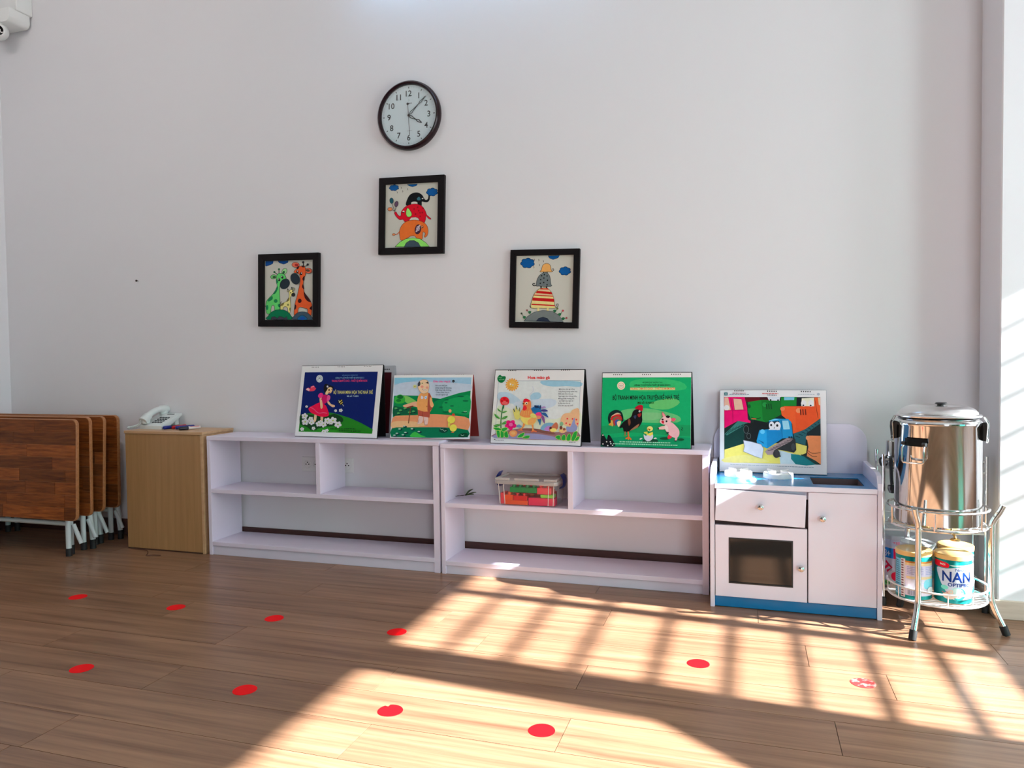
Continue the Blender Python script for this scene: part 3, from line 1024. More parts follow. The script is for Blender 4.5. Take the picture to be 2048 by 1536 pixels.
def draw_giraffes(d):
    d.poly([(250, 245), (385, 245), (375, 285), (330, 312), (300, 318), (262, 330), (250, 318)], (20, 76, 150), 0, OUT)
    d.poly([(460, 245), (640, 245), (630, 275), (600, 290), (560, 303), (525, 290), (490, 280)], (20, 76, 150), 0, OUT)
    # green giraffe
    G = (96, 205, 108)
    d.line([(455, 480), (405, 437)], 12, OUT).ell(405, 437, 18, 18, (40, 90, 60))
    d.line([(485, 470), (482, 390)], 12, OUT).ell(482, 390, 18, 18, (40, 90, 60))
    d.ell(392, 520, 52, 38, (110, 190, 110), -5, OUT).ell(405, 525, 28, 18, (30, 60, 40))
    d.ell(575, 432, 42, 58, (150, 205, 140), 25, OUT).ell(562, 450, 20, 30, (40, 90, 60), 25)
    d.poly([(440, 540), (448, 620), (455, 700), (400, 810), (300, 920), (272, 1000), (285, 1165), (350, 1172), (365, 1060), (395, 1022), (422, 1060), (425, 1110), (512, 1110), (506, 850), (500, 700), (540, 650), (610, 570), (580, 485), (530, 465), (480, 462), (448, 500)], G, 3, OUT)
    for a in ([(458, 690), (470, 730), (430, 812), (392, 822), (430, 760)], [(378, 866), (380, 915), (330, 952), (302, 940), (340, 890)], [(440, 560), (465, 590), (470, 620), (445, 640)], [(480, 1020), (510, 1005), (510, 1060), (490, 1050)]):
        d.poly(a, (20, 130, 80), 3, OUT, 4)
    d.ell(440, 950, 28, 30, (20, 140, 80), 0, OUT, 4).ell(295, 1065, 20, 45, (20, 130, 80))
    d.ell(590, 650, 78, 95, (36, 46, 56), 30, OUT)
    d.ell(490, 572, 20, 28, OUT, -20).ell(484, 562, 7, 8, (240, 240, 240)).ell(543, 530, 20, 28, OUT, -20).ell(537, 520, 7, 8, (240, 240, 240))
    d.line([(270, 1040), (262, 1046)], 14, OUT)
    # baby
    B = (232, 222, 140)
    d.line([(665, 775), (642, 742)], 9, OUT).line([(710, 760), (712, 718)], 9, OUT).ell(642, 742, 10, 10, OUT).ell(712, 718, 10, 10, OUT)
    d.ell(745, 745, 22, 24, (150, 150, 120), 0, OUT, 4).ell(650, 775, 18, 22, (150, 150, 120), 0, OUT, 4)
    d.poly([(665, 800), (668, 880), (625, 960), (535, 1010), (525, 1105), (565, 1108), (582, 1065), (620, 1055), (650, 1085), (660, 1160), (690, 1160), (703, 1060), (690, 900), (722, 850), (748, 800), (720, 758), (690, 755)], B, 3, OUT, 5)
    d.poly([(668, 890), (672, 935), (640, 965), (630, 950)], (120, 110, 60), 2, OUT, 3).ell(655, 1022, 15, 16, (120, 130, 70), 0, OUT, 3).ell(690, 1100, 12, 28, (120, 130, 70))
    d.poly([(530, 1010), (590, 985), (570, 1030), (530, 1040)], (120, 110, 60), 2)
    d.line([(545, 960), (530, 985), (535, 1010)], 8, OUT, 3)
    d.ell(742, 845, 32, 33, (40, 42, 44), 0, OUT, 4).ell(695, 808, 9, 12, OUT).ell(728, 785, 9, 12, OUT)
    # orange giraffe
    O = (238, 98, 48)
    d.line([(900, 345), (893, 285)], 14, OUT).ell(893, 280, 20, 20, (40, 40, 44)).line([(930, 352), (970, 325)], 12, OUT).ell(970, 322, 20, 20, (40, 40, 44))
    d.ell(768, 322, 64, 45, (240, 120, 90), 10, OUT).ell(785, 325, 34, 22, (160, 40, 40), 10)
    d.ell(985, 430, 60, 45, (240, 110, 80), 15, OUT).ell(975, 425, 34, 22, (90, 70, 50), 15)
    d.poly([(850, 640), (812, 850), (775, 1010), (765, 1200), (822, 1215), (832, 1100), (870, 1066), (960, 1092), (992, 1110), (1002, 1212), (1055, 1215), (1066, 1050), (1035, 965), (960, 870), (915, 760), (908, 600), (942, 480), (922, 352), (870, 342), (810, 370), (740, 450), (830, 480), (852, 560)], O, 3, OUT)
    DS = (56, 18, 22)
    for a in ([(918, 790), (938, 900), (995, 968), (1046, 975), (1005, 905), (955, 840)], [(905, 660), (925, 745), (900, 735), (886, 700)], [(920, 520), (925, 590), (900, 600), (890, 560)], [(1025, 1090), (1060, 1050), (1062, 1120), (1040, 1110)], [(775, 1015), (800, 1050), (790, 1100), (768, 1105)], [(790, 360), (830, 345), (820, 385), (795, 400)], [(870, 345), (915, 345), (910, 370), (880, 365)]):
        d.poly(a, DS, 3)
    d.ell(855, 955, 32, 37, DS)
    d.ell(768, 566, 72, 102, (36, 46, 56), -25, OUT)
    d.ell(803, 440, 20, 26, OUT).ell(805, 432, 8, 9, (245, 240, 240)).ell(866, 478, 22, 26, OUT).ell(872, 468, 9, 9, (245, 240, 240))
    # mounds
    d.poly([(303, 1284), (320, 1220), (370, 1155), (430, 1120), (510, 1106), (600, 1118), (670, 1160), (712, 1220), (726, 1288)], (0, 112, 72), 2, OUT)
    d.poly([(370, 1285), (385, 1235), (430, 1230), (480, 1262), (510, 1228), (560, 1235), (600, 1262), (640, 1230), (662, 1288)], (64, 60, 74), 0, OUT)
    d.poly([(745, 1290), (770, 1225), (820, 1170), (900, 1150), (985, 1165), (1045, 1220), (1078, 1296)], (62, 82, 98), 2, OUT)
    d.poly([(830, 1292), (850, 1240), (905, 1210), (965, 1240), (992, 1294)], (20, 92, 140), 2, OUT).ell(910, 1270, 40, 24, (20, 70, 160))

def draw_elephants(d):
    cloud(d, 378, 292, 82, 52); cloud(d, 1034, 380, 96, 70)
    d.poly([(605, 240), (780, 235), (760, 265), (695, 280), (640, 265)], CLOUD, 0, OUT)
    ticks(d, [(503, 295), (614, 322), (437, 375), (533, 358)])
    K = (12, 15, 20)
    d.poly([(600, 605), (605, 530), (650, 430), (720, 388), (800, 386), (868, 428), (905, 490), (935, 515), (968, 498), (978, 440), (1000, 446), (996, 520), (960, 555), (905, 552), (868, 545), (866, 615), (800, 612), (792, 566), (740, 542), (690, 560), (680, 600)], K, 3)
    d.poly([(780, 490), (815, 458), (835, 480), (845, 515), (800, 520)], (50, 104, 116), 3).ell(878, 490, 14, 10, (225, 225, 220))
    d.ell(740, 565, 55, 24, (200, 198, 188))
    RR = (205, 8, 36)
    d.poly([(522, 720), (575, 642), (660, 596), (770, 582), (868, 620), (930, 700), (960, 775), (1005, 815), (1040, 850), (1000, 846), (950, 795), (945, 850), (918, 915), (840, 888), (826, 838), (780, 815), (700, 825), (670, 860), (592, 892), (560, 852), (500, 855), (440, 800), (404, 735), (432, 715), (462, 762), (500, 792), (520, 772)], RR, 3, (80, 6, 16))
    for x, y in ((740, 670), (800, 640), (820, 700), (885, 735), (770, 760), (850, 800), (895, 660), (845, 740)):
        d.ell(x, y, 13, 14, (150, 8, 26))
    d.poly([(635, 650), (690, 720), (706, 770), (680, 805), (630, 802), (606, 750), (610, 690)], (154, 224, 112), 3, (60, 12, 16))
    d.ell(562, 712, 17, 13, (235, 225, 220)).ell(556, 728, 12, 12, OUT)
    d.poly([(670, 862), (700, 822), (780, 815), (835, 862)], (205, 202, 190), 0)
    OR = (246, 122, 50)
    d.line([(508, 1062), (470, 1105), (420, 1110)], 14, (190, 90, 50), 4).ell(412, 1112, 26, 20, (235, 140, 90), 0, OUT, 5)
    d.poly([(508, 1050), (540, 960), (610, 892), (700, 866), (800, 866), (900, 900), (970, 960), (997, 1050), (985, 1130), (950, 1166), (934, 1150), (950, 1100), (920, 1070), (904, 1100), (900, 1196), (810, 1180), (770, 1140), (700, 1142), (660, 1170), (545, 1216), (515, 1140)], OR, 3, (90, 40, 24))
    d.ell(822, 1025, 52, 84, (66, 34, 52), 8, OUT)
    for k in range(4):
        d.line([(785 + k * 4, 1040 - k * 26 + 30), (850 + k * 4, 1000 - k * 26 + 30)], 12, (210, 200, 210))
    d.ell(893, 985, 20, 20, (230, 150, 110), 0, OUT, 5).ell(897, 992, 8, 9, OUT)
    d.poly([(445, 1326), (520, 1246), (620, 1190), (740, 1172), (870, 1192), (970, 1260), (1030, 1325)], (144, 226, 104), 0, (30, 60, 30))
    d.poly([(600, 1332), (630, 1262), (690, 1220), (765, 1218), (840, 1260), (886, 1330)], (60, 76, 88), 0, OUT)
    for a, b in (((355, 565), (412, 705)), ((432, 630), (415, 705)), ((370, 680), (412, 708))): d.line([a, b], 7, OUT)
    d.ell(350, 520, 32, 50, (26, 82, 96), -10, OUT).ell(436, 580, 30, 50, (96, 72, 96), 8, OUT).ell(330, 668, 40, 32, (236, 140, 90), 0, OUT)

def draw_turtles(d):
    cloud(d, 437, 370, 112, 80); cloud(d, 1044, 510, 94, 68)
    d.poly([(770, 258), (955, 256), (930, 295), (850, 320), (790, 295)], CLOUD, 0, OUT)
    ticks(d, [(548, 318), (620, 325), (696, 345), (633, 405), (540, 440)])
    d.line([(835, 515), (862, 495), (855, 468), (838, 480)], 8, OUT, 4)
    d.poly([(640, 505), (664, 488), (680, 420), (718, 386), (770, 384), (808, 418), (822, 490), (840, 518), (720, 518), (655, 518)], (248, 184, 104), 3, OUT)
    d.rect(692, 515, 705, 540, OUT).rect(752, 515, 765, 540, OUT)
    d.line([(600, 735), (545, 740), (526, 715), (545, 700), (560, 715)], 14, OUT, 4)
    d.poly([(585, 742), (592, 660), (630, 580), (690, 537), (760, 537), (804, 600), (820, 720), (838, 742), (800, 756), (700, 752), (620, 746)], (104, 114, 116), 3, OUT)
    for x, y in ((670, 580), (712, 562), (757, 585), (706, 618), (655, 642), (764, 655), (648, 702), (705, 690), (758, 728)): d.ell(x, y, 11, 12, OUT)
    d.rect(650, 748, 672, 778, OUT).rect(742, 752, 762, 780, OUT)
    d.line([(885, 1075), (915, 1100), (940, 1070), (940, 1040), (915, 1045), (912, 1080)], 8, OUT, 4).line([(510, 1095), (488, 1080), (480, 1060)], 8, OUT)
    d.poly([(500, 1096), (520, 960), (555, 870), (620, 800), (690, 776), (760, 782), (830, 850), (870, 950), (886, 1070), (905, 1105), (800, 1110), (620, 1104)], (240, 226, 150), 2, OUT)
    S = (186, 22, 26)
    for a in ([(660, 784), (765, 784), (800, 808), (640, 800)], [(602, 822), (828, 845), (848, 884), (572, 860)], [(550, 884), (858, 908), (862, 922), (545, 898)], [(532, 930), (872, 956), (880, 1006), (522, 980)], [(514, 1030), (884, 1056), (886, 1074), (510, 1050)]):
        d.poly(a, S)
    for a in ([(640, 802), (800, 812), (815, 836), (615, 818)], [(568, 866), (850, 888), (855, 902), (556, 880)]):
        d.poly(a, (248, 208, 170))
    d.rect(605, 1104, 640, 1150, (236, 220, 150)).rect(758, 1108, 790, 1150, (236, 220, 150))
    d.poly([(395, 1305), (450, 1235), (560, 1166), (700, 1140), (850, 1160), (960, 1222), (1030, 1334)], (112, 120, 120), 0, OUT)
    d.poly([(590, 1314), (630, 1266), (700, 1248), (770, 1270), (820, 1326)], (38, 48, 66), 0, OUT)
    for a, b, c_ in (((400, 1255), (352, 1185), (60, 70, 60)), ((960, 1225), (1020, 1150), (180, 60, 70)), ((1010, 1290), (1078, 1268), (140, 60, 60)), ((480, 1180), (440, 1135), (150, 90, 90)), ((895, 1160), (930, 1115), (90, 110, 60))):
        d.line([a, b], 7, (60, 80, 60)).ell(b[0], b[1], 16, 16, c_)
    for x, y in ((400, 1255), (970, 1215), (1025, 1285), (485, 1175), (890, 1160)):
        d.poly([(x - 30, y - 18), (x, y - 30), (x + 28, y - 20), (x + 12, y + 16), (x - 14, y + 16)], (40, 104, 66))

framed('black framed picture of a giraffe family', -2.162, 1.282, 0.346, 0.360, R(1.6), 0.033, ((240, 240), (1065, 240), (1095, 1300), (258, 1290)), draw_giraffes)
framed('black framed picture of stacked elephants under the clock', -1.491, 1.602, 0.332, 0.358, R(1.9), 0.031, ((235, 240), (1143, 208), (1170, 1330), (272, 1350)), draw_elephants)
framed('black framed picture of three stacked turtles', -0.855, 1.236, 0.315, 0.346, R(2.0), 0.026, ((258, 250), (1192, 250), (1175, 1340), (250, 1320)), draw_turtles)

# ================================================================== DESK CALENDARS
def coil_set(W, H, xs, n=5):
    """three groups of small binding coils along the top edge, joined"""
    res = []
    for cx in xs:
        bm = bmesh.new()
        for k in range(n):
            x = cx * W + (k - (n - 1) / 2) * 0.0085
            tube([(x, 0.004 + 0.006 * math.cos(q), H - 0.004 + 0.0075 * math.sin(q)) for q in (2 * math.pi * i / 10 for i in range(10))], 0.0011, 4, True, bm=bm)
        res.append(bm)
    return res

def calendar(label, cx, cy, z, rz, W, vert, lean, quad, draw, coil=(-0.33, 0.0, 0.33), board=BLACK, back=None, bord=0.003, gain=1.12, coilm=CHROME, page=PAPER, pages=0.004):
    H = math.hypot(vert, lean)
    a = math.atan2(lean, vert)
    t = thing('desk_calendar', label, 'calendar', (cx, cy, z), rz, 'picture flip charts on the furniture')
    rot = (-a, 0, 0)
    new_obj('easel_board', box(-W / 2 - bord, W / 2 + bord, 0.0, 0.003, 0.0, H + bord, 0.0006), board, t, False, None, rot)
    pg = new_obj('page_block', box(-W / 2, W / 2, -pages, -0.0002, 0.002, H, 0.0004), page, t, False, None, rot)
    for bm in coil_set(W, H, coil):
        new_obj('binding_coil', bm, coilm, t, True, None, rot)
    if back is None: back = 2 * lean
    # rear board hinged at the top edge
    top = Vector((0, lean + 0.004, vert))
    L = math.hypot(vert, back - lean - 0.004)
    b = math.atan2(back - lean - 0.004, vert)
    new_obj('rear_board', box(-W / 2 - bord, W / 2 + bord, 0.0, 0.003, -L + 0.002, 0.0, 0.0006), board, t, False, top, (b, 0, 0))
    hole = bmesh.new()
    d = Print(quad, W, H - 0.002, gain=gain)
    draw(d)
    d.build('page_print', pg, (0, -pages - 0.00003, 0.002))
    return t

def holes(d, groups, r=7):
    for (x0, y0, x1, y1) in groups:
        for k in range(5):
            d.ell(x0 + (x1 - x0) * k / 4, y0 + (y1 - y0) * k / 4, r, r, (20, 22, 24), n=8)
            d.layer -= 1
    d.layer += 1

def flower(d, x, y, r, col, mid, n=5, rot=0):
    for k in range(n):
        a = 2 * math.pi * k / n + rot
        d.ell(x + r * 0.6 * math.cos(a), y + r * 0.5 * math.sin(a), r * 0.5, r * 0.42, col, math.degrees(a))
        d.layer -= 1
    d.layer += 1
    d.ell(x, y, r * 0.24, r * 0.2, mid)

SKIN = (238, 190, 150)
def draw_blue(d):
    d.poly([(245, 222), (1600, 240), (1525, 1355), (160, 1305)], (0, 26, 98))
    holes(d, [(380, 132, 495, 134), (865, 137, 980, 140), (1352, 141, 1470, 144)])
    d.poly([(185, 1000), (330, 975), (560, 958), (740, 964), (900, 1000), (1130, 1075), (1330, 1165), (1537, 1278), (1525, 1355), (160, 1305)], (32, 128, 30))
    d.poly([(185, 1000), (300, 985), (420, 1010), (700, 1020), (820, 990), (960, 1050), (980, 1130), (820, 1200), (620, 1230), (420, 1290), (330, 1230), (200, 1180), (172, 1120)], (14, 62, 26), 3)
    d.poly([(500, 1260), (800, 1230), (1000, 1250), (1230, 1300), (1000, 1330), (700, 1320)], (40, 142, 34), 3)
    d.ell(525, 345, 62, 68, (206, 214, 216)).ell(525, 345, 48, 53, (150, 160, 166)).ell(525, 345, 40, 45, (214, 220, 222)).line([(495, 360), (525, 335), (556, 360)], 9, (80, 90, 100)).line([(500, 330), (550, 330)], 9, (100, 110, 120))
    d.text('BỘ GIÁO DỤC VÀ ĐÀO TẠO', 950, 302, 18, (120, 170, 220), 285, 0.01)
    d.text('CÔNG TY CỔ PHẦN THIẾT BỊ GIÁO DỤC 2', 822, 350, 24, (150, 205, 230), 530, 0.01, 0.005)
    d.text('TRUNG TÂM ĐỒ CHƠI - THIẾT BỊ MẦM NON', 755, 410, 36, (232, 70, 120), 655, 0.012, 0.012)
    d.text('BỘ TRANH MINH HỌA THƠ NHÀ TRẺ', 797, 626, 58, (240, 236, 130), 724, 0.016, 0.006)
    d.text('Mã số: T.N001', 1048, 686, 28, (180, 215, 230), 210, 0.02, 0.01)
    # pink bird
    d.poly([(275, 535), (320, 505), (360, 525), (365, 490), (420, 470), (450, 510), (468, 520), (430, 565), (360, 572), (300, 558)], (225, 60, 90), 3)
    d.poly([(280, 535), (315, 512), (350, 545), (320, 560)], (240, 205, 210), 2).line([(375, 500), (430, 478)], 10, (240, 190, 200)).line([(330, 570), (340, 530)], 8, (240, 205, 210))
    # girl
    d.poly([(615, 470), (650, 440), (690, 455), (750, 478), (790, 500), (785, 540), (730, 520), (690, 560), (650, 612), (620, 585), (608, 540)], (14, 12, 18), 3)
    d.poly([(690, 520), (730, 505), (770, 520), (775, 560), (745, 612), (700, 615), (680, 640), (645, 630), (650, 590), (672, 560)], (236, 205, 150), 3)
    d.ell(712, 555, 14, 20, (60, 30, 20)).ell(765, 545, 8, 12, (60, 30, 20)).ell(718, 600, 18, 8, (190, 50, 50)).ell(680, 492, 16, 18, (220, 220, 230))
    d.ell(695, 500, 10, 8, (120, 110, 160))
    d.poly([(540, 690), (580, 690), (590, 790), (600, 850), (590, 890), (565, 880), (545, 780)], (232, 190, 148), 2)
    d.poly([(680, 750), (715, 760), (760, 815), (820, 830), (830, 860), (790, 870), (740, 840), (695, 800)], (232, 190, 148), 2)
    d.poly([(455, 980), (495, 985), (490, 1090), (470, 1130), (440, 1125)], (236, 205, 160), 2).poly([(570, 1000), (615, 1000), (610, 1130), (575, 1135)], (236, 205, 160), 2)
    d.poly([(600, 640), (690, 660), (690, 760), (620, 810), (560, 790), (580, 700)], (198, 16, 96), 2)
    d.poly([(515, 640), (550, 608), (600, 620), (590, 680), (545, 700), (512, 675)], (236, 50, 140), 3).poly([(690, 650), (735, 665), (735, 720), (700, 765), (675, 740)], (240, 90, 160), 3)
    d.poly([(545, 780), (620, 810), (670, 850), (715, 960), (718, 1020), (650, 1040), (560, 1035), (440, 990), (370, 950), (338, 885), (420, 835)], (236, 14, 72), 3)
    d.line([(365, 860), (440, 900), (480, 940), (540, 975), (620, 965), (690, 980)], 16, (245, 90, 140), 3)
    d.poly([(552, 740), (585, 740), (605, 850), (590, 892), (563, 880)], (234, 196, 150), 2)
    # bee, flowers
    d.poly([(880, 750), (940, 725), (975, 770), (970, 830), (920, 820), (890, 790)], (24, 26, 20), 3).line([(905, 790), (960, 740)], 14, (226, 200, 80)).line([(930, 815), (972, 780)], 14, (226, 200, 80)).line([(900, 745), (920, 790)], 12, (200, 210, 190)).line([(970, 820), (998, 855)], 9, (200, 205, 200))
    for x, y, r in ((270, 1025, 56), (285, 1130, 64), (385, 1080, 46), (405, 1140, 52), (540, 1170, 54), (630, 1180, 56), (700, 1115, 60), (805, 1110, 66), (900, 1185, 62), (640, 1310, 40), (232, 1262, 36), (445, 1250, 34), (700, 1290, 30), (850, 935, 26), (945, 930, 34), (305, 852, 24), (580, 1140, 40), (770, 1150, 40)):
        flower(d, x, y, r, (226, 226, 230), (170, 200, 80), 5, x)
    d.dashes(760, 1262, 1230, 1268, 14, (10, 50, 20)); d.dashes(900, 1300, 1320, 1308, 14, (10, 50, 20))

def draw_oldman(d):
    d.poly([(212, 180), (1740, 160), (1715, 1395), (165, 1390)], (150, 190, 214))
    d.poly([(212, 330), (700, 250), (1736, 300), (1728, 440), (1180, 620), (700, 560), (205, 560)], (186, 200, 216), 2)
    d.poly([(210, 300), (500, 260), (760, 200), (1000, 180), (700, 170), (212, 185)], (130, 190, 214))
    d.poly([(208, 545), (400, 535), (700, 540), (730, 580), (980, 580), (1130, 600), (1250, 560), (1500, 480), (1732, 430), (1722, 1000), (1400, 940), (900, 915), (600, 945), (190, 975)], (0, 132, 72))
    d.poly([(980, 585), (1130, 602), (1050, 640), (1000, 670)], (0, 100, 66))
    d.poly([(400, 545), (520, 570), (680, 680), (660, 760), (520, 720), (420, 650)], (120, 190, 90), 3)
    d.poly([(210, 640), (240, 560), (330, 518), (400, 550), (430, 620), (400, 690), (260, 700)], (50, 168, 60), 3).ell(330, 570, 60, 40, (14, 104, 44)).ell(300, 640, 50, 30, (20, 120, 50))
    d.poly([(200, 760), (300, 770), (460, 790), (640, 800), (680, 900), (600, 930), (380, 930), (200, 950)], (10, 90, 60), 3)
    for x, y in ((250, 800), (340, 840), (430, 800), (520, 880), (300, 900), (600, 860)): d.ell(x, y, 30, 18, (80, 168, 90)).ell(x + 20, y + 22, 28, 10, (6, 44, 40))
    d.poly([(1200, 660), (1500, 560), (1725, 540), (1722, 900), (1500, 900), (1220, 860)], (20, 154, 84), 3)
    for x, y, w in ((1260, 620, 40), (1250, 680, 30), (1370, 745, 40), (1540, 550, 70), (1640, 640, 60), (1150, 770, 40), (1250, 870, 70), (1620, 880, 60)): d.ell(x, y, w, 14, (4, 96, 60))
    d.poly([(190, 990), (330, 950), (640, 940), (900, 918), (1150, 920), (1500, 950), (1722, 1005), (1712, 1240), (1300, 1190), (900, 1185), (420, 1195), (176, 1220)], (222, 146, 102), 2)
    d.poly([(190, 1080), (500, 1060), (900, 1120), (700, 1180), (400, 1190), (180, 1200)], (226, 180, 130), 3)
    d.poly([(176, 1215), (420, 1192), (900, 1188), (1300, 1194), (1710, 1240), (1706, 1388), (165, 1388)], (0, 112, 74), 2)
    d.poly([(560, 1340), (640, 1280), (760, 1350), (860, 1388), (560, 1388)], (60, 180, 70), 2).poly([(1530, 1330), (1620, 1300), (1700, 1310), (1700, 1385), (1530, 1388)], (6, 70, 46), 2).ell(1215, 1250, 90, 55, (4, 64, 50))
    for x, y in ((440, 1180), (350, 1240), (600, 1235), (740, 1290), (470, 1310), (420, 1360), (300, 1330), (250, 1370)): d.ell(x, y, 40, 20, (6, 52, 52)).ell(x - 20, y - 14, 26, 12, (180, 205, 190))
    for x, y in ((1180, 1230), (1240, 1260), (1600, 1350), (1640, 860)): d.line([(x - 30, y - 10), (x, y + 8), (x + 34, y - 8)], 8, (190, 220, 200))
    # cane and arm
    d.line([(600, 690), (560, 720), (540, 830), (525, 960), (510, 1110)], 16, (112, 56, 40), 3)
    d.poly([(690, 670), (600, 670), (520, 700), (400, 740), (410, 770), (520, 790), (600, 760), (690, 770)], (236, 176, 140), 3).line([(470, 790), (540, 770), (600, 755)], 26, (110, 50, 40), 3)
    # man
    d.poly([(720, 960), (800, 960), (795, 1060), (760, 1110), (690, 1120), (700, 1060)], (222, 190, 180), 2).poly([(815, 970), (900, 970), (900, 1100), (870, 1145), (830, 1130)], (222, 190, 180), 2)
    d.line([(720, 1030), (700, 1100)], 6, (120, 90, 90)).line([(840, 1040), (835, 1130), (890, 1135)], 6, (120, 90, 90), 3)
    d.poly([(690, 830), (940, 840), (930, 990), (700, 950)], (170, 78, 62)).line([(790, 860), (790, 970)], 7, (100, 40, 36))
    d.poly([(760, 480), (880, 470), (960, 560), (975, 700), (950, 860), (690, 830), (680, 620), (710, 530)], (238, 166, 96), 2)
    d.poly([(900, 480), (945, 540), (965, 700), (1000, 740), (985, 790), (930, 860), (885, 840), (890, 600)], (160, 76, 58), 2)
    d.poly([(930, 560), (990, 680), (1010, 740), (970, 780), (930, 720)], (240, 176, 120), 2)
    d.poly([(755, 540), (800, 570), (780, 610), (750, 600)], (205, 205, 220), 2).poly([(820, 560), (870, 545), (865, 600), (830, 610)], (190, 210, 230), 2).line([(840, 570), (860, 600)], 10, (60, 120, 170))
    d.ell(870, 760, 14, 14, (190, 120, 60))
    d.poly([(690, 300), (720, 245), (800, 215), (880, 240), (905, 320), (905, 400), (880, 470), (800, 500), (740, 470), (690, 390)], (240, 205, 166), 3, (150, 110, 90), 5)
    d.poly([(680, 300), (715, 250), (735, 300), (720, 340), (690, 350)], (70, 70, 74), 2).poly([(870, 250), (895, 290), (880, 300), (862, 280)], (40, 40, 44), 2)
    d.ell(770, 290, 14, 10, (60, 110, 40)).ell(850, 280, 12, 10, (40, 40, 40)).ell(768, 360, 30, 24, (244, 160, 140)).ell(868, 375, 24, 24, (244, 160, 140))
    d.poly([(765, 405), (830, 420), (875, 405), (850, 440), (800, 435)], (250, 250, 245), 0, (150, 70, 60), 5)
    d.ell(625, 355, 34, 34, (200, 200, 130)).ell(625, 355, 10, 10, (90, 100, 40))
    # chicks
    d.ell(1370, 1030, 78, 76, (226, 214, 84)).ell(1415, 1200, 72, 76, (226, 214, 84)).ell(1410, 925, 30, 24, (206, 70, 40)).ell(1330, 1130, 24, 60, (206, 196, 80)).ell(1340, 850, 30, 34, (232, 160, 110)).ell(1405, 1290, 30, 10, (216, 110, 60))
    # lettering
    d.text('Cháu chào ông ạ!', 985, 268, 36, (244, 96, 160), 340, -0.01, 0.03)
    d.ell(1388, 243, 26, 27, (16, 18, 30)).text('1', 1381, 256, 24, (240, 240, 240))
    for k, s in enumerate(('Gà con nhỏ bé', 'Lông vàng dễ thương', 'Gặp ông trên đường', 'Cháu chào ông ạ', 'Gà con ngoan quá')):
        d.text(s, 1032 + (14 if k > 2 else 0), 346 + 46 * k, 27, (20, 52, 80), (235, 325, 320, 265, 245)[k], 0, 0.012)

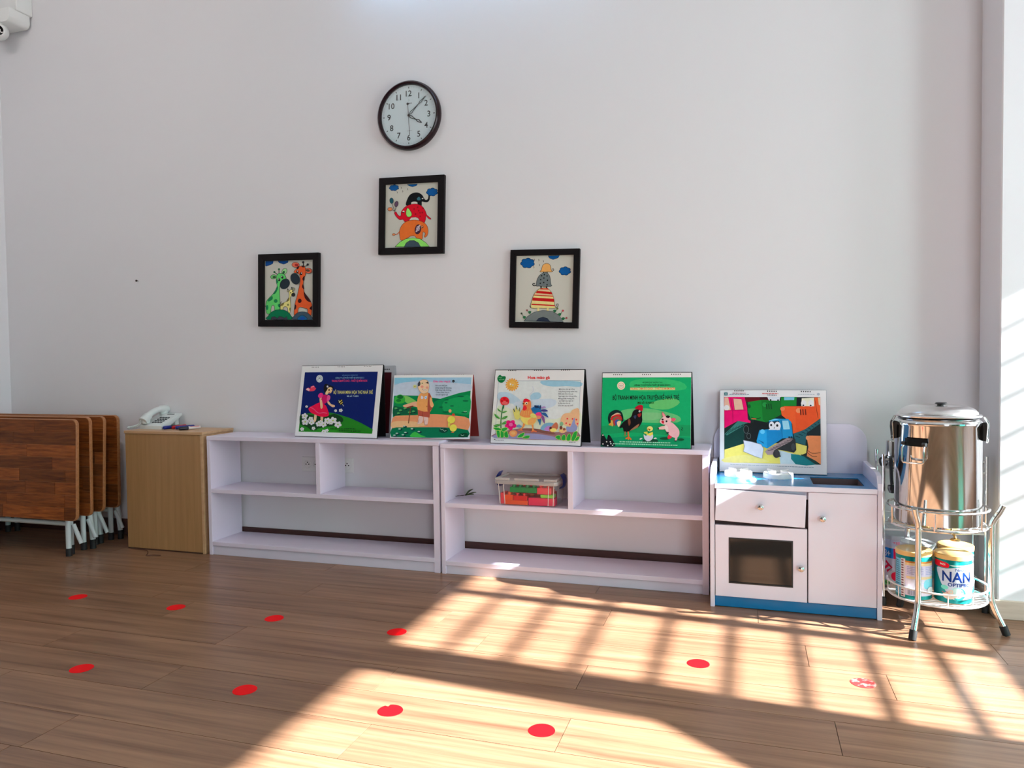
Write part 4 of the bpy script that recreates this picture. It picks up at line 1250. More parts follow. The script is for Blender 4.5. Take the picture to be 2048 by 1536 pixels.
def draw_rooster(d):
    d.rect(185, 70, 186, 71, (236, 236, 238))
    d.poly([(235, 262), (1745, 305), (1690, 1400), (165, 1320)], (214, 222, 222))
    for a, c_ in (([(1020, 290), (1260, 285), (1740, 330), (1735, 420), (1500, 400), (1250, 400), (1060, 360)], (150, 196, 216)), ([(235, 480), (420, 480), (560, 560), (640, 640), (560, 700), (240, 620)], (180, 206, 222)),
                  ([(820, 580), (870, 510), (980, 500), (1030, 560), (980, 620), (860, 640)], (160, 200, 220)), ([(560, 660), (1200, 620), (1300, 720), (1100, 800), (600, 760)], (196, 212, 226)), ([(230, 720), (700, 900), (1300, 1000), (1700, 800), (1690, 1300), (200, 1200)], (220, 230, 206))):
        d.poly(a, c_, 3)
    d.line([(235, 262), (1745, 305)], 6, (110, 130, 150)).line([(1745, 305), (1690, 1400)], 5, (130, 150, 170)).line([(235, 262), (165, 1320)], 5, (130, 150, 170))
    d.line([(870, 380), (880, 470), (820, 530), (830, 590)], 8, (190, 200, 216), 3)
    # sun
    for k in range(16):
        a = 2 * math.pi * k / 16
        d.ell(490 + 104 * math.cos(a), 340 + 100 * math.sin(a), 22, 15, (240, 160, 60), math.degrees(a)); d.layer -= 1
    d.layer += 1
    d.ell(490, 340, 98, 94, (248, 190, 84)).ell(490, 340, 76, 74, (238, 186, 90), 0, (220, 140, 50), 6)
    d.ell(462, 330, 14, 16, (250, 250, 240)).ell(505, 345, 14, 16, (250, 250, 240)).ell(507, 348, 8, 9, (20, 40, 50)).line([(440, 375), (475, 395), (520, 388)], 7, (200, 110, 40), 4).ell(480, 360, 14, 10, (246, 200, 80))
    # green leaf badge
    d.poly([(222, 190), (265, 146), (300, 175), (365, 180), (370, 225), (330, 285), (280, 298), (235, 270), (216, 230)], (0, 112, 56), 3)
    d.text('HOẠT', 240, 208, 18, (160, 220, 170), 66, 0.02).text('TUỔI THƠ', 245, 248, 20, (180, 230, 190), 100, 0.02)
    d.text('Hoa mào gà', 782, 242, 52, (222, 40, 36), 405, 0.03, 0.03)
    for k, (s, x, w) in enumerate((('Một hôm chú gà trống', 1352, 285), ('Lang thang trong vườn hoa', 1345, 340), ('Đến bên hoa mào gà', 1345, 265), ('Ngơ ngác nhìn không chớp', 1345, 330), ('Bỗng gà kêu hoảng hốt', 1342, 290), ('Lạ thật! Các bạn ơi', 1355, 255), ('Ai lấy mào của tôi', 1340, 215), ('Cắm lên cây này thế?', 1338, 270))):
        d.text(s, x, 462 + 43 * k, 22, (60, 64, 80), w, 0.03, 0.004)
    # ground
    d.poly([(170, 1240), (500, 1170), (760, 1150), (1000, 1180), (1250, 1240), (1695, 1240), (1690, 1395), (165, 1320)], (150, 110, 116), 2)
    d.poly([(600, 1250), (900, 1255), (1300, 1330), (1290, 1380), (700, 1345), (165, 1322), (170, 1260)], (150, 150, 190), 2)
    d.poly([(640, 1180), (860, 1160), (1150, 1210), (1300, 1275), (1150, 1275), (900, 1215)], (128, 84, 76), 2)
    # right bush and grass
    d.poly([(1390, 1080), (1400, 960), (1460, 900), (1560, 890), (1600, 840), (1720, 830), (1700, 1150), (1560, 1150)], (246, 196, 150), 3)
    for x, y in ((1505, 998), (1600, 1003), (1485, 1080), (1550, 1105), (1670, 1020), (1690, 1095)): d.ell(x, y, 16, 16, (224, 70, 80))
    d.poly([(1500, 1230), (1490, 1140), (1560, 1150), (1600, 1050), (1640, 980), (1650, 1100), (1690, 1150), (1650, 1240)], (140, 150, 196), 2)
    # blue bush, hen and chicks
    d.poly([(1015, 1180), (1060, 1100), (1140, 1066), (1240, 1072), (1290, 1120), (1260, 1200), (1140, 1215)], (120, 170, 200), 3).poly([(1080, 1190), (1150, 1120), (1230, 1150), (1200, 1220)], (180, 130, 200), 3)
    d.poly([(1170, 1180), (1210, 1140), (1290, 1060), (1330, 1090), (1330, 1170), (1260, 1240), (1200, 1230)], (190, 110, 80), 3).ell(1250, 1200, 60, 36, (232, 220, 120)).ell(1200, 1160, 24, 24, (90, 50, 50))
    d.ell(1420, 1210, 70, 50, (222, 176, 130)).ell(1400, 1090, 34, 40, (130, 180, 140)).ell(1390, 1160, 26, 34, (110, 60, 50)).ell(1450, 1190, 24, 24, (140, 80, 60)).ell(1395, 1215, 26, 16, (236, 214, 120))
    # flower stalk
    d.line([(320, 740), (300, 860), (285, 980), (282, 1110), (290, 1180)], 18, (30, 110, 50), 3)
    for a in ([(300, 840), (250, 790), (218, 770), (240, 820)], [(310, 840), (380, 822), (400, 835), (330, 860)], [(275, 970), (210, 900), (160, 870), (190, 940)], [(285, 975), (350, 925), (412, 920), (370, 965)], [(285, 1075), (210, 1065), (140, 1095), (200, 1120)], [(290, 1070), (350, 1020), (412, 1015), (370, 1065)]):
        d.poly(a, (40, 140, 60), 2); d.line([a[0], a[2]], 6, (150, 200, 90))
    d.poly([(270, 640), (290, 580), (350, 560), (410, 580), (440, 640), (420, 700), (360, 715), (300, 705)], (228, 30, 44), 3).poly([(300, 680), (340, 640), (400, 650), (410, 700), (350, 712)], (246, 110, 110), 3)
    for x, y in ((300, 640), (350, 600), (400, 640)): d.ell(x, y, 26, 18, (190, 14, 30))
    d.poly([(320, 715), (350, 710), (340, 780), (310, 785)], (20, 110, 70))
    flower(d, 465, 1085, 100, (226, 24, 120), (250, 190, 220), 5, 0.3)
    d.ell(470, 1080, 40, 34, (246, 110, 180))
    for a in ([(200, 1180), (240, 1150), (270, 1240), (260, 1310), (220, 1300)], [(340, 1240), (400, 1200), (420, 1310), (360, 1310)], [(280, 1160), (330, 1180), (340, 1300), (280, 1310)], [(140, 1130), (240, 1130), (300, 1180), (200, 1180)], [(300, 1150), (390, 1130), (400, 1170), (320, 1210)], [(590, 1320), (640, 1260), (720, 1235), (690, 1310)], [(680, 1330), (760, 1290), (820, 1300), (790, 1345)], [(1290, 1340), (1330, 1300), (1380, 1310), (1370, 1385)], [(1400, 1380), (1420, 1300), (1470, 1300), (1470, 1390)], [(1490, 1390), (1520, 1290), (1570, 1290), (1560, 1395)], [(1580, 1395), (1620, 1260), (1690, 1240), (1650, 1390)], [(1640, 1398), (1690, 1330), (1730, 1340), (1700, 1400)]):
        d.poly(a, (36, 160, 60), 3, (190, 220, 110), 7)
    d.poly([(440, 1230), (480, 1190), (550, 1190), (590, 1230), (570, 1290), (500, 1310), (455, 1280)], (240, 160, 100), 3).ell(515, 1240, 40, 30, (246, 190, 120))
    d.poly([(570, 1120), (620, 1080), (650, 1100), (680, 1120), (640, 1140)], (110, 150, 190), 2)
    # rooster
    for a, c_ in (([(850, 800), (960, 740), (1010, 760), (1040, 860), (1040, 960), (980, 990), (920, 900)], (36, 110, 170)), ([(905, 740), (960, 745), (1000, 780), (930, 790)], (30, 50, 90)), ([(1000, 800), (1020, 730), (1035, 790)], (30, 50, 90)),
                  ([(1020, 830), (1100, 815), (1160, 850), (1080, 860)], (60, 60, 130)), ([(1030, 890), (1110, 880), (1165, 970), (1090, 930)], (40, 90, 150)), ([(1030, 920), (1090, 960), (1095, 1080), (1050, 1000)], (130, 80, 140)), ([(970, 990), (1030, 990), (1015, 1110), (990, 1060)], (50, 110, 150)), ([(1030, 780), (1090, 760), (1120, 785), (1050, 800)], (170, 140, 190)),
                  ([(940, 880), (1020, 870), (1040, 950), (980, 990), (930, 950)], (226, 60, 130)), ([(930, 930), (1030, 940), (1010, 990), (950, 985)], (244, 150, 120))):
        d.poly(a, c_, 3)
    d.poly([(700, 1060), (740, 1080), (700, 1150), (650, 1190), (640, 1180), (690, 1120)], (236, 150, 80), 2).poly([(850, 1080), (890, 1080), (890, 1170), (920, 1210), (860, 1220), (870, 1150)], (236, 150, 80), 2)
    d.line([(610, 1195), (660, 1185), (690, 1200)], 22, (220, 110, 70), 3).line([(850, 1225), (900, 1210), (950, 1225)], 22, (220, 110, 70), 3)
    d.poly([(650, 900), (720, 840), (860, 870), (945, 940), (940, 1030), (880, 1090), (760, 1090), (690, 1040), (650, 970)], (232, 214, 110), 3).poly([(800, 1000), (930, 950), (930, 1040), (870, 1085), (790, 1080)], (240, 176, 100), 3)
    d.poly([(510, 770), (545, 840), (570, 720), (595, 830), (645, 760), (635, 880), (650, 940), (610, 990), (560, 980), (530, 900)], (214, 208, 110), 2).line([(525, 790), (545, 850)], 12, (40, 70, 60)).line([(570, 735), (590, 800)], 14, (40, 70, 60)).line([(640, 770), (630, 840)], 12, (40, 70, 60))
    d.poly([(640, 900), (690, 800), (760, 760), (840, 800), (870, 870), (840, 950), (760, 960), (700, 945)], (240, 150, 84), 3)
    for x in (690, 730, 770, 810): d.line([(x, 800), (x - 14, 920)], 9, (246, 196, 110))
    d.poly([(705, 660), (740, 610), (800, 625), (840, 660), (850, 760), (800, 840), (740, 820), (700, 740)], (240, 140, 80), 3)
    d.poly([(705, 665), (720, 620), (755, 610), (795, 622), (830, 660), (780, 670), (740, 680)], (220, 24, 48), 3).poly([(695, 790), (720, 730), (760, 750), (770, 800), (730, 830), (695, 815)], (222, 40, 50), 3)
    d.ell(765, 695, 26, 26, (248, 230, 200)).ell(768, 700, 12, 12, (30, 20, 20)).poly([(685, 700), (720, 690), (715, 720)], (60, 50, 50))
    d.ell(890, 930, 60, 40, (216, 206, 110), 20)
    holes(d, [(435, 82, 570, 88), (915, 98, 1055, 102), (1408, 112, 1548, 116)], 8)
    d.dashes(185, 1362, 340, 1368, 10, (110, 110, 120)).dashes(1540, 1432, 1660, 1438, 10, (110, 110, 120)).rect(160, 1342, 185, 1358, (60, 60, 60))

def draw_green(d):
    d.poly([(148, 185), (1698, 185), (1690, 1475), (115, 1425)], (16, 168, 104))
    for a, c_ in (([(640, 260), (1000, 200), (1500, 260), (1600, 400), (1100, 440), (700, 420)], (48, 182, 108)), ([(1000, 640), (1350, 560), (1500, 640), (1300, 760), (1000, 740)], (96, 190, 110)), ([(480, 780), (900, 740), (1300, 820), (1500, 900), (1450, 1000), (900, 1000), (520, 940)], (98, 188, 120)), ([(640, 840), (1100, 820), (1250, 900), (900, 960)], (120, 190, 130)), ([(130, 1060), (700, 1050), (1690, 1050), (1690, 1250), (700, 1180), (125, 1200)], (22, 150, 92)), ([(130, 1300), (700, 1250), (1690, 1280), (1690, 1475), (115, 1425)], (10, 150, 100))):
        d.poly(a, c_, 3)
    holes(d, [(345, 132, 483, 134), (847, 133, 985, 134), (1358, 131, 1508, 132)], 9)
    d.ell(473, 332, 70, 74, (226, 216, 190)).ell(473, 332, 50, 53, (206, 110, 100)).ell(473, 332, 44, 47, (226, 214, 196)).line([(440, 330), (505, 326)], 10, (170, 150, 140)).line([(445, 355), (500, 352)], 8, (170, 150, 140))
    d.text('BỘ GIÁO DỤC VÀ ĐÀO TẠO', 850, 286, 22, (10, 66, 34), 345, 0, 0.008)
    d.text('CÔNG TY CỔ PHẦN THIẾT BỊ GIÁO DỤC 2', 705, 340, 30, (8, 60, 30), 630, 0, 0.012)
    d.poly([(632, 368), (1418, 372), (1418, 412), (632, 412)], (200, 214, 150), 0)
    d.text('TRUNG TÂM ĐỒ CHƠI - THIẾT BỊ MẦM NON', 635, 405, 36, (222, 84, 50), 780, 0, 0.01)
    d.text('BỘ TRANH MINH HỌA TRUYỆN KỂ NHÀ TRẺ', 325, 584, 76, (24, 22, 26), 1165, 0, 0.010)
    d.text('Mã số: E.N003', 762, 660, 38, (16, 80, 14), 282, 0, 0.02)
    # dark rock plant
    d.poly([(120, 1415), (118, 1300), (140, 1190), (190, 1260), (220, 1310), (240, 1220), (280, 1240), (330, 1330), (372, 1415), (260, 1432)], (18, 22, 28), 2)
    for x, y in ((150, 1225), (215, 1345), (280, 1345), (235, 1415), (290, 1380), (150, 1385), (320, 1410)): d.ell(x, y, 12, 12, (226, 226, 220))
    # black rooster
    for a, c_ in (([(240, 940), (260, 840), (330, 780), (410, 770), (480, 810), (510, 900), (505, 980), (470, 960), (470, 880), (410, 850), (330, 860), (280, 920), (300, 1050), (265, 1020)], (12, 40, 40)), ([(285, 930), (330, 865), (410, 845), (470, 880), (490, 960), (440, 900), (380, 890), (330, 930), (320, 1000), (300, 960)], (190, 40, 44)), ([(330, 960), (380, 905), (440, 905), (480, 970), (430, 940), (390, 960), (360, 1060), (335, 1030)], (170, 60, 60)),
                  ([(300, 880), (400, 820), (470, 850), (400, 848), (320, 880)], (206, 180, 150)), ([(360, 980), (400, 940), (420, 970), (385, 1060)], (60, 80, 150)), ([(395, 1000), (440, 965), (470, 990), (430, 1080)], (226, 210, 170)), ([(290, 970), (320, 960), (330, 1060), (300, 1050)], (200, 170, 80)), ([(250, 1040), (290, 1000), (310, 1050)], (200, 150, 60))):
        d.poly(a, c_, 3)
    d.poly([(440, 1100), (500, 1000), (580, 940), (650, 890), (680, 800), (740, 760), (830, 780), (840, 900), (840, 980), (780, 1080), (660, 1130), (600, 1165), (520, 1160), (500, 1090)], (18, 18, 22), 3)
    d.poly([(590, 960), (620, 920), (640, 1000), (610, 1060)], (120, 70, 50), 2).poly([(700, 1080), (790, 1020), (760, 1090), (620, 1150)], (150, 110, 80), 2).poly([(760, 850), (830, 830), (810, 890), (780, 900)], (150, 40, 40), 2).poly([(690, 880), (740, 870), (720, 940)], (50, 60, 90), 2)
    d.poly([(715, 745), (740, 710), (790, 682), (850, 690), (855, 745), (840, 790), (780, 765)], (176, 20, 44), 3)
    d.ell(797, 795, 18, 17, (240, 240, 240)).ell(802, 797, 8, 8, (20, 20, 20)).poly([(820, 790), (848, 800), (825, 815)], (50, 40, 40))
    d.line([(595, 1160), (600, 1220), (605, 1280)], 26, (200, 110, 60)).line([(545, 1160), (540, 1220)], 22, (150, 110, 70)).line([(550, 1290), (610, 1270), (650, 1310)], 24, (216, 110, 50), 3).line([(600, 1280), (600, 1315)], 20, (216, 110, 50)).line([(520, 1240), (570, 1235)], 18, (120, 150, 50))
    # chick in egg
    d.ell(985, 1335, 140, 40, (16, 70, 50)).poly([(900, 1180), (950, 1200), (1030, 1170), (1010, 1250), (940, 1240)], (230, 220, 90), 2).ell(978, 1112, 52, 46, (236, 228, 140)).ell(972, 1130, 14, 14, (40, 40, 20)).ell(950, 1120, 24, 12, (190, 150, 60)).poly([(870, 1175), (935, 1165), (930, 1200), (890, 1200)], (200, 210, 90), 2)
    d.poly([(868, 1210), (900, 1240), (940, 1225), (985, 1245), (1030, 1215), (1030, 1280), (985, 1330), (925, 1335), (880, 1290)], (214, 218, 240), 2)
    for a in ([(790, 1300), (820, 1280), (850, 1285), (815, 1310)], [(1040, 1290), (1075, 1270), (1105, 1290), (1065, 1300)]): d.poly(a, (226, 230, 235))
    # pig
    PK = (240, 190, 200)
    d.ell(1240, 1290, 90, 24, (14, 80, 50)).ell(1520, 1310, 60, 22, (14, 80, 50))
    d.poly([(1235, 1060), (1140, 1085), (1120, 1110), (1150, 1125), (1250, 1120)], (236, 196, 190), 2).poly([(1115, 1095), (1140, 1100), (1132, 1125), (1118, 1122)], (30, 30, 34))
    d.poly([(1430, 1250), (1460, 1280), (1440, 1335), (1415, 1330)], PK, 2).rect(1408, 1325, 1448, 1342, (30, 30, 34))
    d.poly([(1300, 1230), (1380, 1240), (1340, 1290), (1290, 1290)], (214, 44, 70), 2)
    d.poly([(1240, 1060), (1290, 1000), (1360, 1000), (1430, 1060), (1490, 1140), (1490, 1230), (1440, 1280), (1350, 1250), (1280, 1180), (1245, 1120)], PK, 3).ell(1270, 1100, 30, 60, (246, 226, 226), -20)
    d.poly([(1195, 810), (1250, 870), (1230, 920), (1200, 880)], (240, 150, 160), 2, (160, 70, 80), 5).poly([(1345, 950), (1380, 915), (1435, 940), (1390, 985)], (236, 90, 120), 3)
    d.poly([(1150, 985), (1180, 930), (1230, 890), (1300, 880), (1350, 930), (1350, 980), (1300, 1010), (1240, 1040), (1180, 1020)], (244, 204, 206), 3)
    d.poly([(1255, 890), (1290, 872), (1330, 890), (1310, 920), (1270, 912)], (26, 26, 30), 3).ell(1200, 945, 20, 16, (30, 26, 30)).poly([(1180, 975), (1220, 970), (1225, 1015), (1195, 1015)], (196, 24, 50), 2).ell(1270, 978, 16, 18, (40, 30, 36))
    d.ell(1290, 1188, 24, 14, (20, 40, 40)).line([(1535, 1080), (1550, 1110), (1530, 1130), (1550, 1150)], 10, (16, 60, 40), 3)
    d.dashes(445, 1345, 1345, 1370, 20, (150, 220, 190)); d.dashes(330, 1380, 1460, 1415, 20, (150, 220, 190))

def draw_tractor(d):
    PIC = [(208, 205), (1470, 222), (1468, 1092), (198, 1055)]
    d.poly(PIC, (22, 40, 36))
    d.poly([(205, 890), (470, 810), (1150, 810), (1290, 850), (1280, 940), (940, 1075), (198, 1055)], (236, 226, 112))
    d.poly([(198, 1000), (500, 960), (800, 1050), (520, 1062), (198, 1055)], (240, 232, 140), 2)
    d.poly([(920, 900), (1300, 1000), (1400, 1090), (940, 1078)], (196, 218, 224)).poly([(1080, 950), (1300, 1000), (1400, 1090), (1140, 1085)], (20, 124, 128), 2)
    # maroon and dark backs
    d.poly([(480, 210), (790, 212), (790, 270), (500, 270)], (96, 12, 24)).poly([(680, 212), (780, 212), (780, 260), (680, 260)], (60, 6, 20)).poly([(1160, 218), (1240, 220), (1230, 330), (1160, 330)], (16, 22, 30))
    # green truck
    d.poly([(520, 275), (700, 250), (960, 255), (960, 212), (1165, 216), (1160, 330), (980, 335), (960, 440), (760, 545), (560, 500), (520, 400)], (16, 128, 44)).poly([(700, 255), (960, 255), (960, 440), (760, 545), (715, 500)], (10, 108, 36)).poly([(1000, 216), (1135, 218), (1130, 255), (1000, 256)], (120, 190, 214))
    d.ell(745, 310, 32, 30, (30, 140, 60)).ell(540, 330, 20, 26, (8, 84, 34)).line([(560, 470), (620, 490), (690, 480)], 9, (6, 60, 26), 3).line([(570, 488), (630, 495)], 12, (200, 90, 60))
    for x in (765, 795, 825): d.line([(x, 300), (x + 8, 370)], 16, (8, 70, 30))
    d.poly([(780, 212), (950, 214), (940, 262), (800, 258)], (206, 216, 224)).ell(822, 250, 12, 10, OUT).ell(920, 254, 12, 10, OUT)
    # pink truck
    d.poly([(208, 205), (480, 208), (510, 340), (520, 500), (555, 520), (550, 552), (380, 520), (208, 610)], (234, 4, 104)).poly([(212, 210), (262, 210), (294, 375), (208, 380)], (222, 176, 150)).poly([(328, 224), (440, 235), (466, 372), (345, 376)], (222, 176, 150), 0, (180, 0, 80), 6)
    d.ell(240, 345, 36, 36, (226, 222, 220)).line([(295, 215), (318, 380), (322, 545)], 7, (170, 0, 76)).line([(208, 380), (500, 378)], 5, (180, 0, 80))
    # pink's track
    d.poly([(205, 690), (400, 520), (545, 545), (560, 620), (480, 760), (460, 810), (205, 888)], (12, 56, 50)).poly([(205, 690), (385, 520), (520, 540), (460, 580), (240, 705)], (54, 116, 104))
    for k in range(6): d.line([(215 + k * 42, 700 - k * 22), (290 + k * 42, 620 - k * 14)], 7, (14, 50, 46))
    d.poly([(470, 560), (600, 540), (640, 640), (620, 780), (470, 770)], (20, 26, 26)).ell(495, 630, 34, 50, (20, 26, 26), 0, (80, 90, 90), 6).ell(528, 715, 26, 36, (20, 26, 26), 0, (80, 90, 90), 6)
    d.poly([(600, 505), (760, 540), (830, 620), (660, 760), (560, 760)], (18, 24, 26))
    # orange truck
    d.poly([(955, 350), (1000, 335), (1390, 340), (1390, 225), (1470, 226), (1470, 495), (1260, 640), (1110, 690), (1100, 560), (965, 450)], (232, 92, 40)).poly([(1145, 400), (1150, 345), (1400, 340), (1425, 500), (1250, 640), (1110, 690), (1150, 600)], (222, 80, 34)).ell(978, 368, 30, 28, (242, 130, 80)).ell(1185, 392, 34, 32, (244, 150, 100))
    for x in (1210, 1242, 1275): d.line([(x, 375), (x + 6, 450)], 16, (110, 36, 20))
    d.poly([(1230, 235), (1390, 228), (1390, 340), (1222, 335)], (226, 226, 200)).ell(1255, 300, 36, 40, (240, 240, 238)).ell(1350, 300, 36, 42, (240, 240, 238)).ell(1250, 325, 12, 10, OUT).ell(1345, 328, 12, 10, OUT).poly([(1440, 228), (1468, 228), (1468, 330), (1450, 320)], (236, 200, 150))
    d.line([(1395, 230), (1440, 490)], 6, (150, 46, 20))
    # orange's track
    d.poly([(1110, 700), (1300, 620), (1470, 500), (1470, 720), (1290, 730), (1260, 840), (1140, 800)], (20, 36, 40)).poly([(1115, 690), (1260, 640), (1470, 500), (1470, 560), (1290, 680), (1270, 840), (1140, 800)], (36, 92, 98))
    for k in range(8): d.line([(1140 + k * 42, 720 - k * 26), (1200 + k * 36, 740 - k * 26)], 7, (10, 40, 46))
    # small orange nose at the right edge
    d.poly([(1290, 745), (1320, 716), (1470, 720), (1468, 1090), (1400, 1040), (1285, 980), (1310, 860)], (240, 146, 90)).ell(1302, 745, 26, 28, (244, 160, 110)).line([(1290, 900), (1360, 945), (1466, 935)], 7, (90, 40, 26), 3).line([(1290, 930), (1360, 985), (1420, 985)], 7, (90, 40, 26), 3)
    d.poly([(1285, 980), (1400, 1040), (1440, 1090), (1400, 1088), (1200, 950)], (20, 60, 56))
    # blue bulldozer
    d.poly([(790, 890), (1100, 750), (1140, 760), (1150, 900), (1120, 935), (900, 890), (950, 985), (880, 1000)], (40, 44, 46)).ell(1110, 860, 26, 46, (60, 66, 70))
    d.poly([(770, 890), (1030, 745), (1110, 755), (1080, 790), (880, 890), (850, 960), (770, 960), (740, 920)], (150, 132, 132))
    for k in range(9): d.line([(775 + k * 36, 905 - k * 18), (850 + k * 34, 895 - k * 16)], 7, (60, 50, 52))
    d.ell(890, 950, 46, 52, (44, 44, 48)).poly([(860, 900), (910, 890), (945, 980), (890, 1000)], (52, 52, 56))
    d.poly([(800, 520), (880, 492), (1050, 500), (1090, 540), (1110, 740), (970, 750), (770, 880), (640, 820), (630, 780), (670, 640), (790, 630)], (22, 138, 188)).poly([(765, 640), (965, 630), (970, 750), (770, 880)], (14, 124, 178)).poly([(645, 770), (675, 660), (760, 650), (765, 860), (700, 850)], (30, 146, 196)).ell(710, 660, 32, 30, (90, 186, 220))
    d.poly([(970, 522), (1050, 520), (1070, 632), (985, 634)], (150, 206, 220)).line([(955, 510), (970, 740)], 7, (8, 90, 140)).poly([(795, 520), (870, 495), (930, 505), (800, 525)], (110, 200, 226))
    d.poly([(790, 580), (810, 530), (930, 525), (945, 640), (790, 635)], (26, 40, 50)).ell(832, 582, 36, 52, (244, 244, 246)).ell(908, 588, 42, 54, (244, 244, 246)).ell(825, 576, 13, 15, OUT).ell(905, 583, 15, 17, OUT).poly([(800, 625), (940, 615), (940, 640), (790, 638)], (230, 236, 240))
    for k in range(3): d.line([(655 + k * 14, 770 + k * 8), (720 + k * 4, 800 + k * 8)], 5, (8, 90, 140))
    d.poly([(456, 770), (560, 790), (690, 826), (722, 880), (700, 1008), (620, 985), (455, 915), (470, 850)], (206, 212, 222), 0, (120, 126, 136), 6)
    d.ell(1060, 735, 14, 10, (14, 40, 60)); d.ell(1090, 733, 12, 10, (14, 40, 60))
    # margins
    holes(d, [(352, 128, 462, 130), (785, 138, 897, 142), (1226, 148, 1340, 152)], 8)
    d.rect(212, 148, 256, 186, (20, 96, 104)).line([(222, 176), (234, 158), (246, 176)], 7, (200, 226, 220))
    d.dashes(280, 172, 540, 178, 9, (120, 130, 140), 30, 6).dashes(320, 158, 500, 162, 9, (170, 110, 120), 30, 6).dashes(712, 168, 925, 172, 10, (200, 90, 90), 30, 6).dashes(780, 188, 905, 192, 10, (110, 120, 130), 20, 6).dashes(1185, 184, 1400, 188, 8, (160, 170, 180), 30, 6).ell(1446, 186, 20, 16, (170, 180, 190))
    d.dashes(280, 1085, 900, 1105, 7, (176, 186, 196), 40, 6).dashes(900, 1108, 1380, 1128, 9, (140, 150, 160), 30, 6)

def draw_maroon(d):
    d.poly([(30, 90), (970, 90), (970, 960), (30, 960)], (58, 14, 22))
    d.poly([(700, 400), (880, 380), (900, 700), (720, 720)], (120, 110, 100), 2)
    holes(d, [(140, 30, 220, 30), (460, 30, 540, 30), (860, 45, 940, 45)], 8)

ZS1, ZS2 = 0.5755, 0.5665
GREYB = M('grey_board', (170, 172, 178), 0.6)
REDB = M('russet_board', (150, 40, 34), 0.6)
calendar('desk calendar with a dark maroon picture, hidden behind the blue one', -1.792, -0.088, ZS1, R(-1), 0.436, 0.326, 0.045, ((0, 0), (1000, 0), (1000, 1000), (0, 1000)), draw_maroon, board=GREYB, back=0.066, coilm=CHROME, page=GREYB)
calendar('blue desk calendar with a girl in a pink dress', -1.817, -0.182, ZS1, R(-2.2), 0.437, 0.331, 0.070, ((190, 105), (1685, 125), (1605, 1435), (90, 1385)), draw_blue, back=0.076)
calendar('desk calendar page with an old man on a green hillside', -1.354, -0.158, ZS1, R(2.2), 0.380, 0.284, 0.060, ((205, 130), (1765, 105), (1745, 1430), (135, 1410)), draw_oldman, board=REDB, bord=0.001, back=0.128, page=PAPER)
calendar('white desk calendar page with a rooster and a smiling sun', -0.853, -0.206, ZS2, R(-5.5), 0.404, 0.312, 0.064, ((180, 62), (1810, 112), (1735, 1500), (80, 1405)), draw_rooster, bord=0.004, coilm=BLACK)
calendar('bright green desk calendar with a black rooster and a pig', -0.390, -0.222, ZS2, R(-2), 0.356, 0.298, 0.040, ((148, 105), (1700, 103), (1690, 1475), (115, 1425)), draw_green, bord=0.003, back=0.105)
calendar('white desk calendar page with cartoon bulldozers on the play kitchen', 0.093, -0.088, 0.4605, R(-0.9), 0.402, 0.328, 0.052, ((155, 115), (1548, 135), (1548, 1222), (135, 1170)), draw_tractor, bord=0.001, back=0.060, board=M('navy_board', (20, 44, 70), 0.5))

# ================================================================== PLAY KITCHEN
KX0, KW, KY = -0.133, 0.579, -0.372
k = thing('play_kitchen', 'pale pink toy kitchen cabinet with blue top and oven window', 'toy kitchen', (KX0, KY, 0))
KD = 0.352
side = [(0.0, 0.0), (KD, 0.0), (KD, 0.511), (0.062, 0.511), (0.026, 0.503), (0.004, 0.478), (0.0, 0.455)]
new_obj('side_panel', prism(side, 0.0, 0.016, 0.0015, axis='x'), PINKW, k)
new_obj('side_panel', prism(side, KW - 0.016, KW, 0.0015, axis='x'), PINKW, k)
new_obj('splashback', prism(rrect(0.0, KW, 0.0, 0.655, 0.075, 8, 'ab'), KD, KD + 0.012, 0.001), PINKW, k)
# blue top with the sink opening cut out
SX0, SX1, SY0, SY1 = 0.360, 0.530, 0.060, 0.235
bm = bmesh.new()
ZT = 0.460
for a in ((0.0165, SX0, 0.0, KD), (SX1, KW - 0.0165, 0.0, KD), (SX0, SX1, 0.0, SY0), (SX0, SX1, SY1, KD)):
    box(a[0], a[1], a[2], a[3], ZT - 0.004, ZT, bm=bm)
new_obj('worktop', bm, BLUEL, k)
new_obj('worktop_edge', box(0.0165, KW - 0.0165, -0.0065, -0.0002, ZT - 0.018, ZT - 0.0002, 0.001), PINKW, k)
bm = bmesh.new()
SD = 0.055
box(SX0 + 0.0005, SX1 - 0.0005, SY0 + 0.0005, SY1 - 0.0005, ZT - SD, ZT - SD + 0.003, bm=bm)
box(SX0 - 0.004, SX0, SY0, SY1, ZT - SD, ZT - 0.0045, bm=bm); box(SX1, SX1 + 0.004, SY0, SY1, ZT - SD, ZT - 0.0045, bm=bm)
box(SX0, SX1, SY0 - 0.004, SY0, ZT - SD, ZT - 0.0045, bm=bm); box(SX0, SX1, SY1, SY1 + 0.004, ZT - SD, ZT - 0.0045, bm=bm)
new_obj('sink', bm, M('bare_board_sink', (92, 76, 78), 0.5, var=0.1, vscale=30), k)
new_obj('carcass', box(0.0165, KW - 0.0165, 0.024, KD, 0.040, ZT - 0.062), M('dark_inside', (64, 44, 46), 0.7), k)
new_obj('kick_board', box(0.0165, KW - 0.0165, 0.006, 0.022, 0.002, 0.040, 0.001), BLUEL, k)

def knob(parent, x, z, y=0.0):
    return new_obj('knob', lathe([(0.0045, 0.0), (0.0045, -0.008), (0.010, -0.013), (0.0115, -0.018), (0.010, -0.023), (0.005, -0.026), (0.0, -0.0265)], 20, (x, y, z), axis='y'), BRUSH, parent, True)

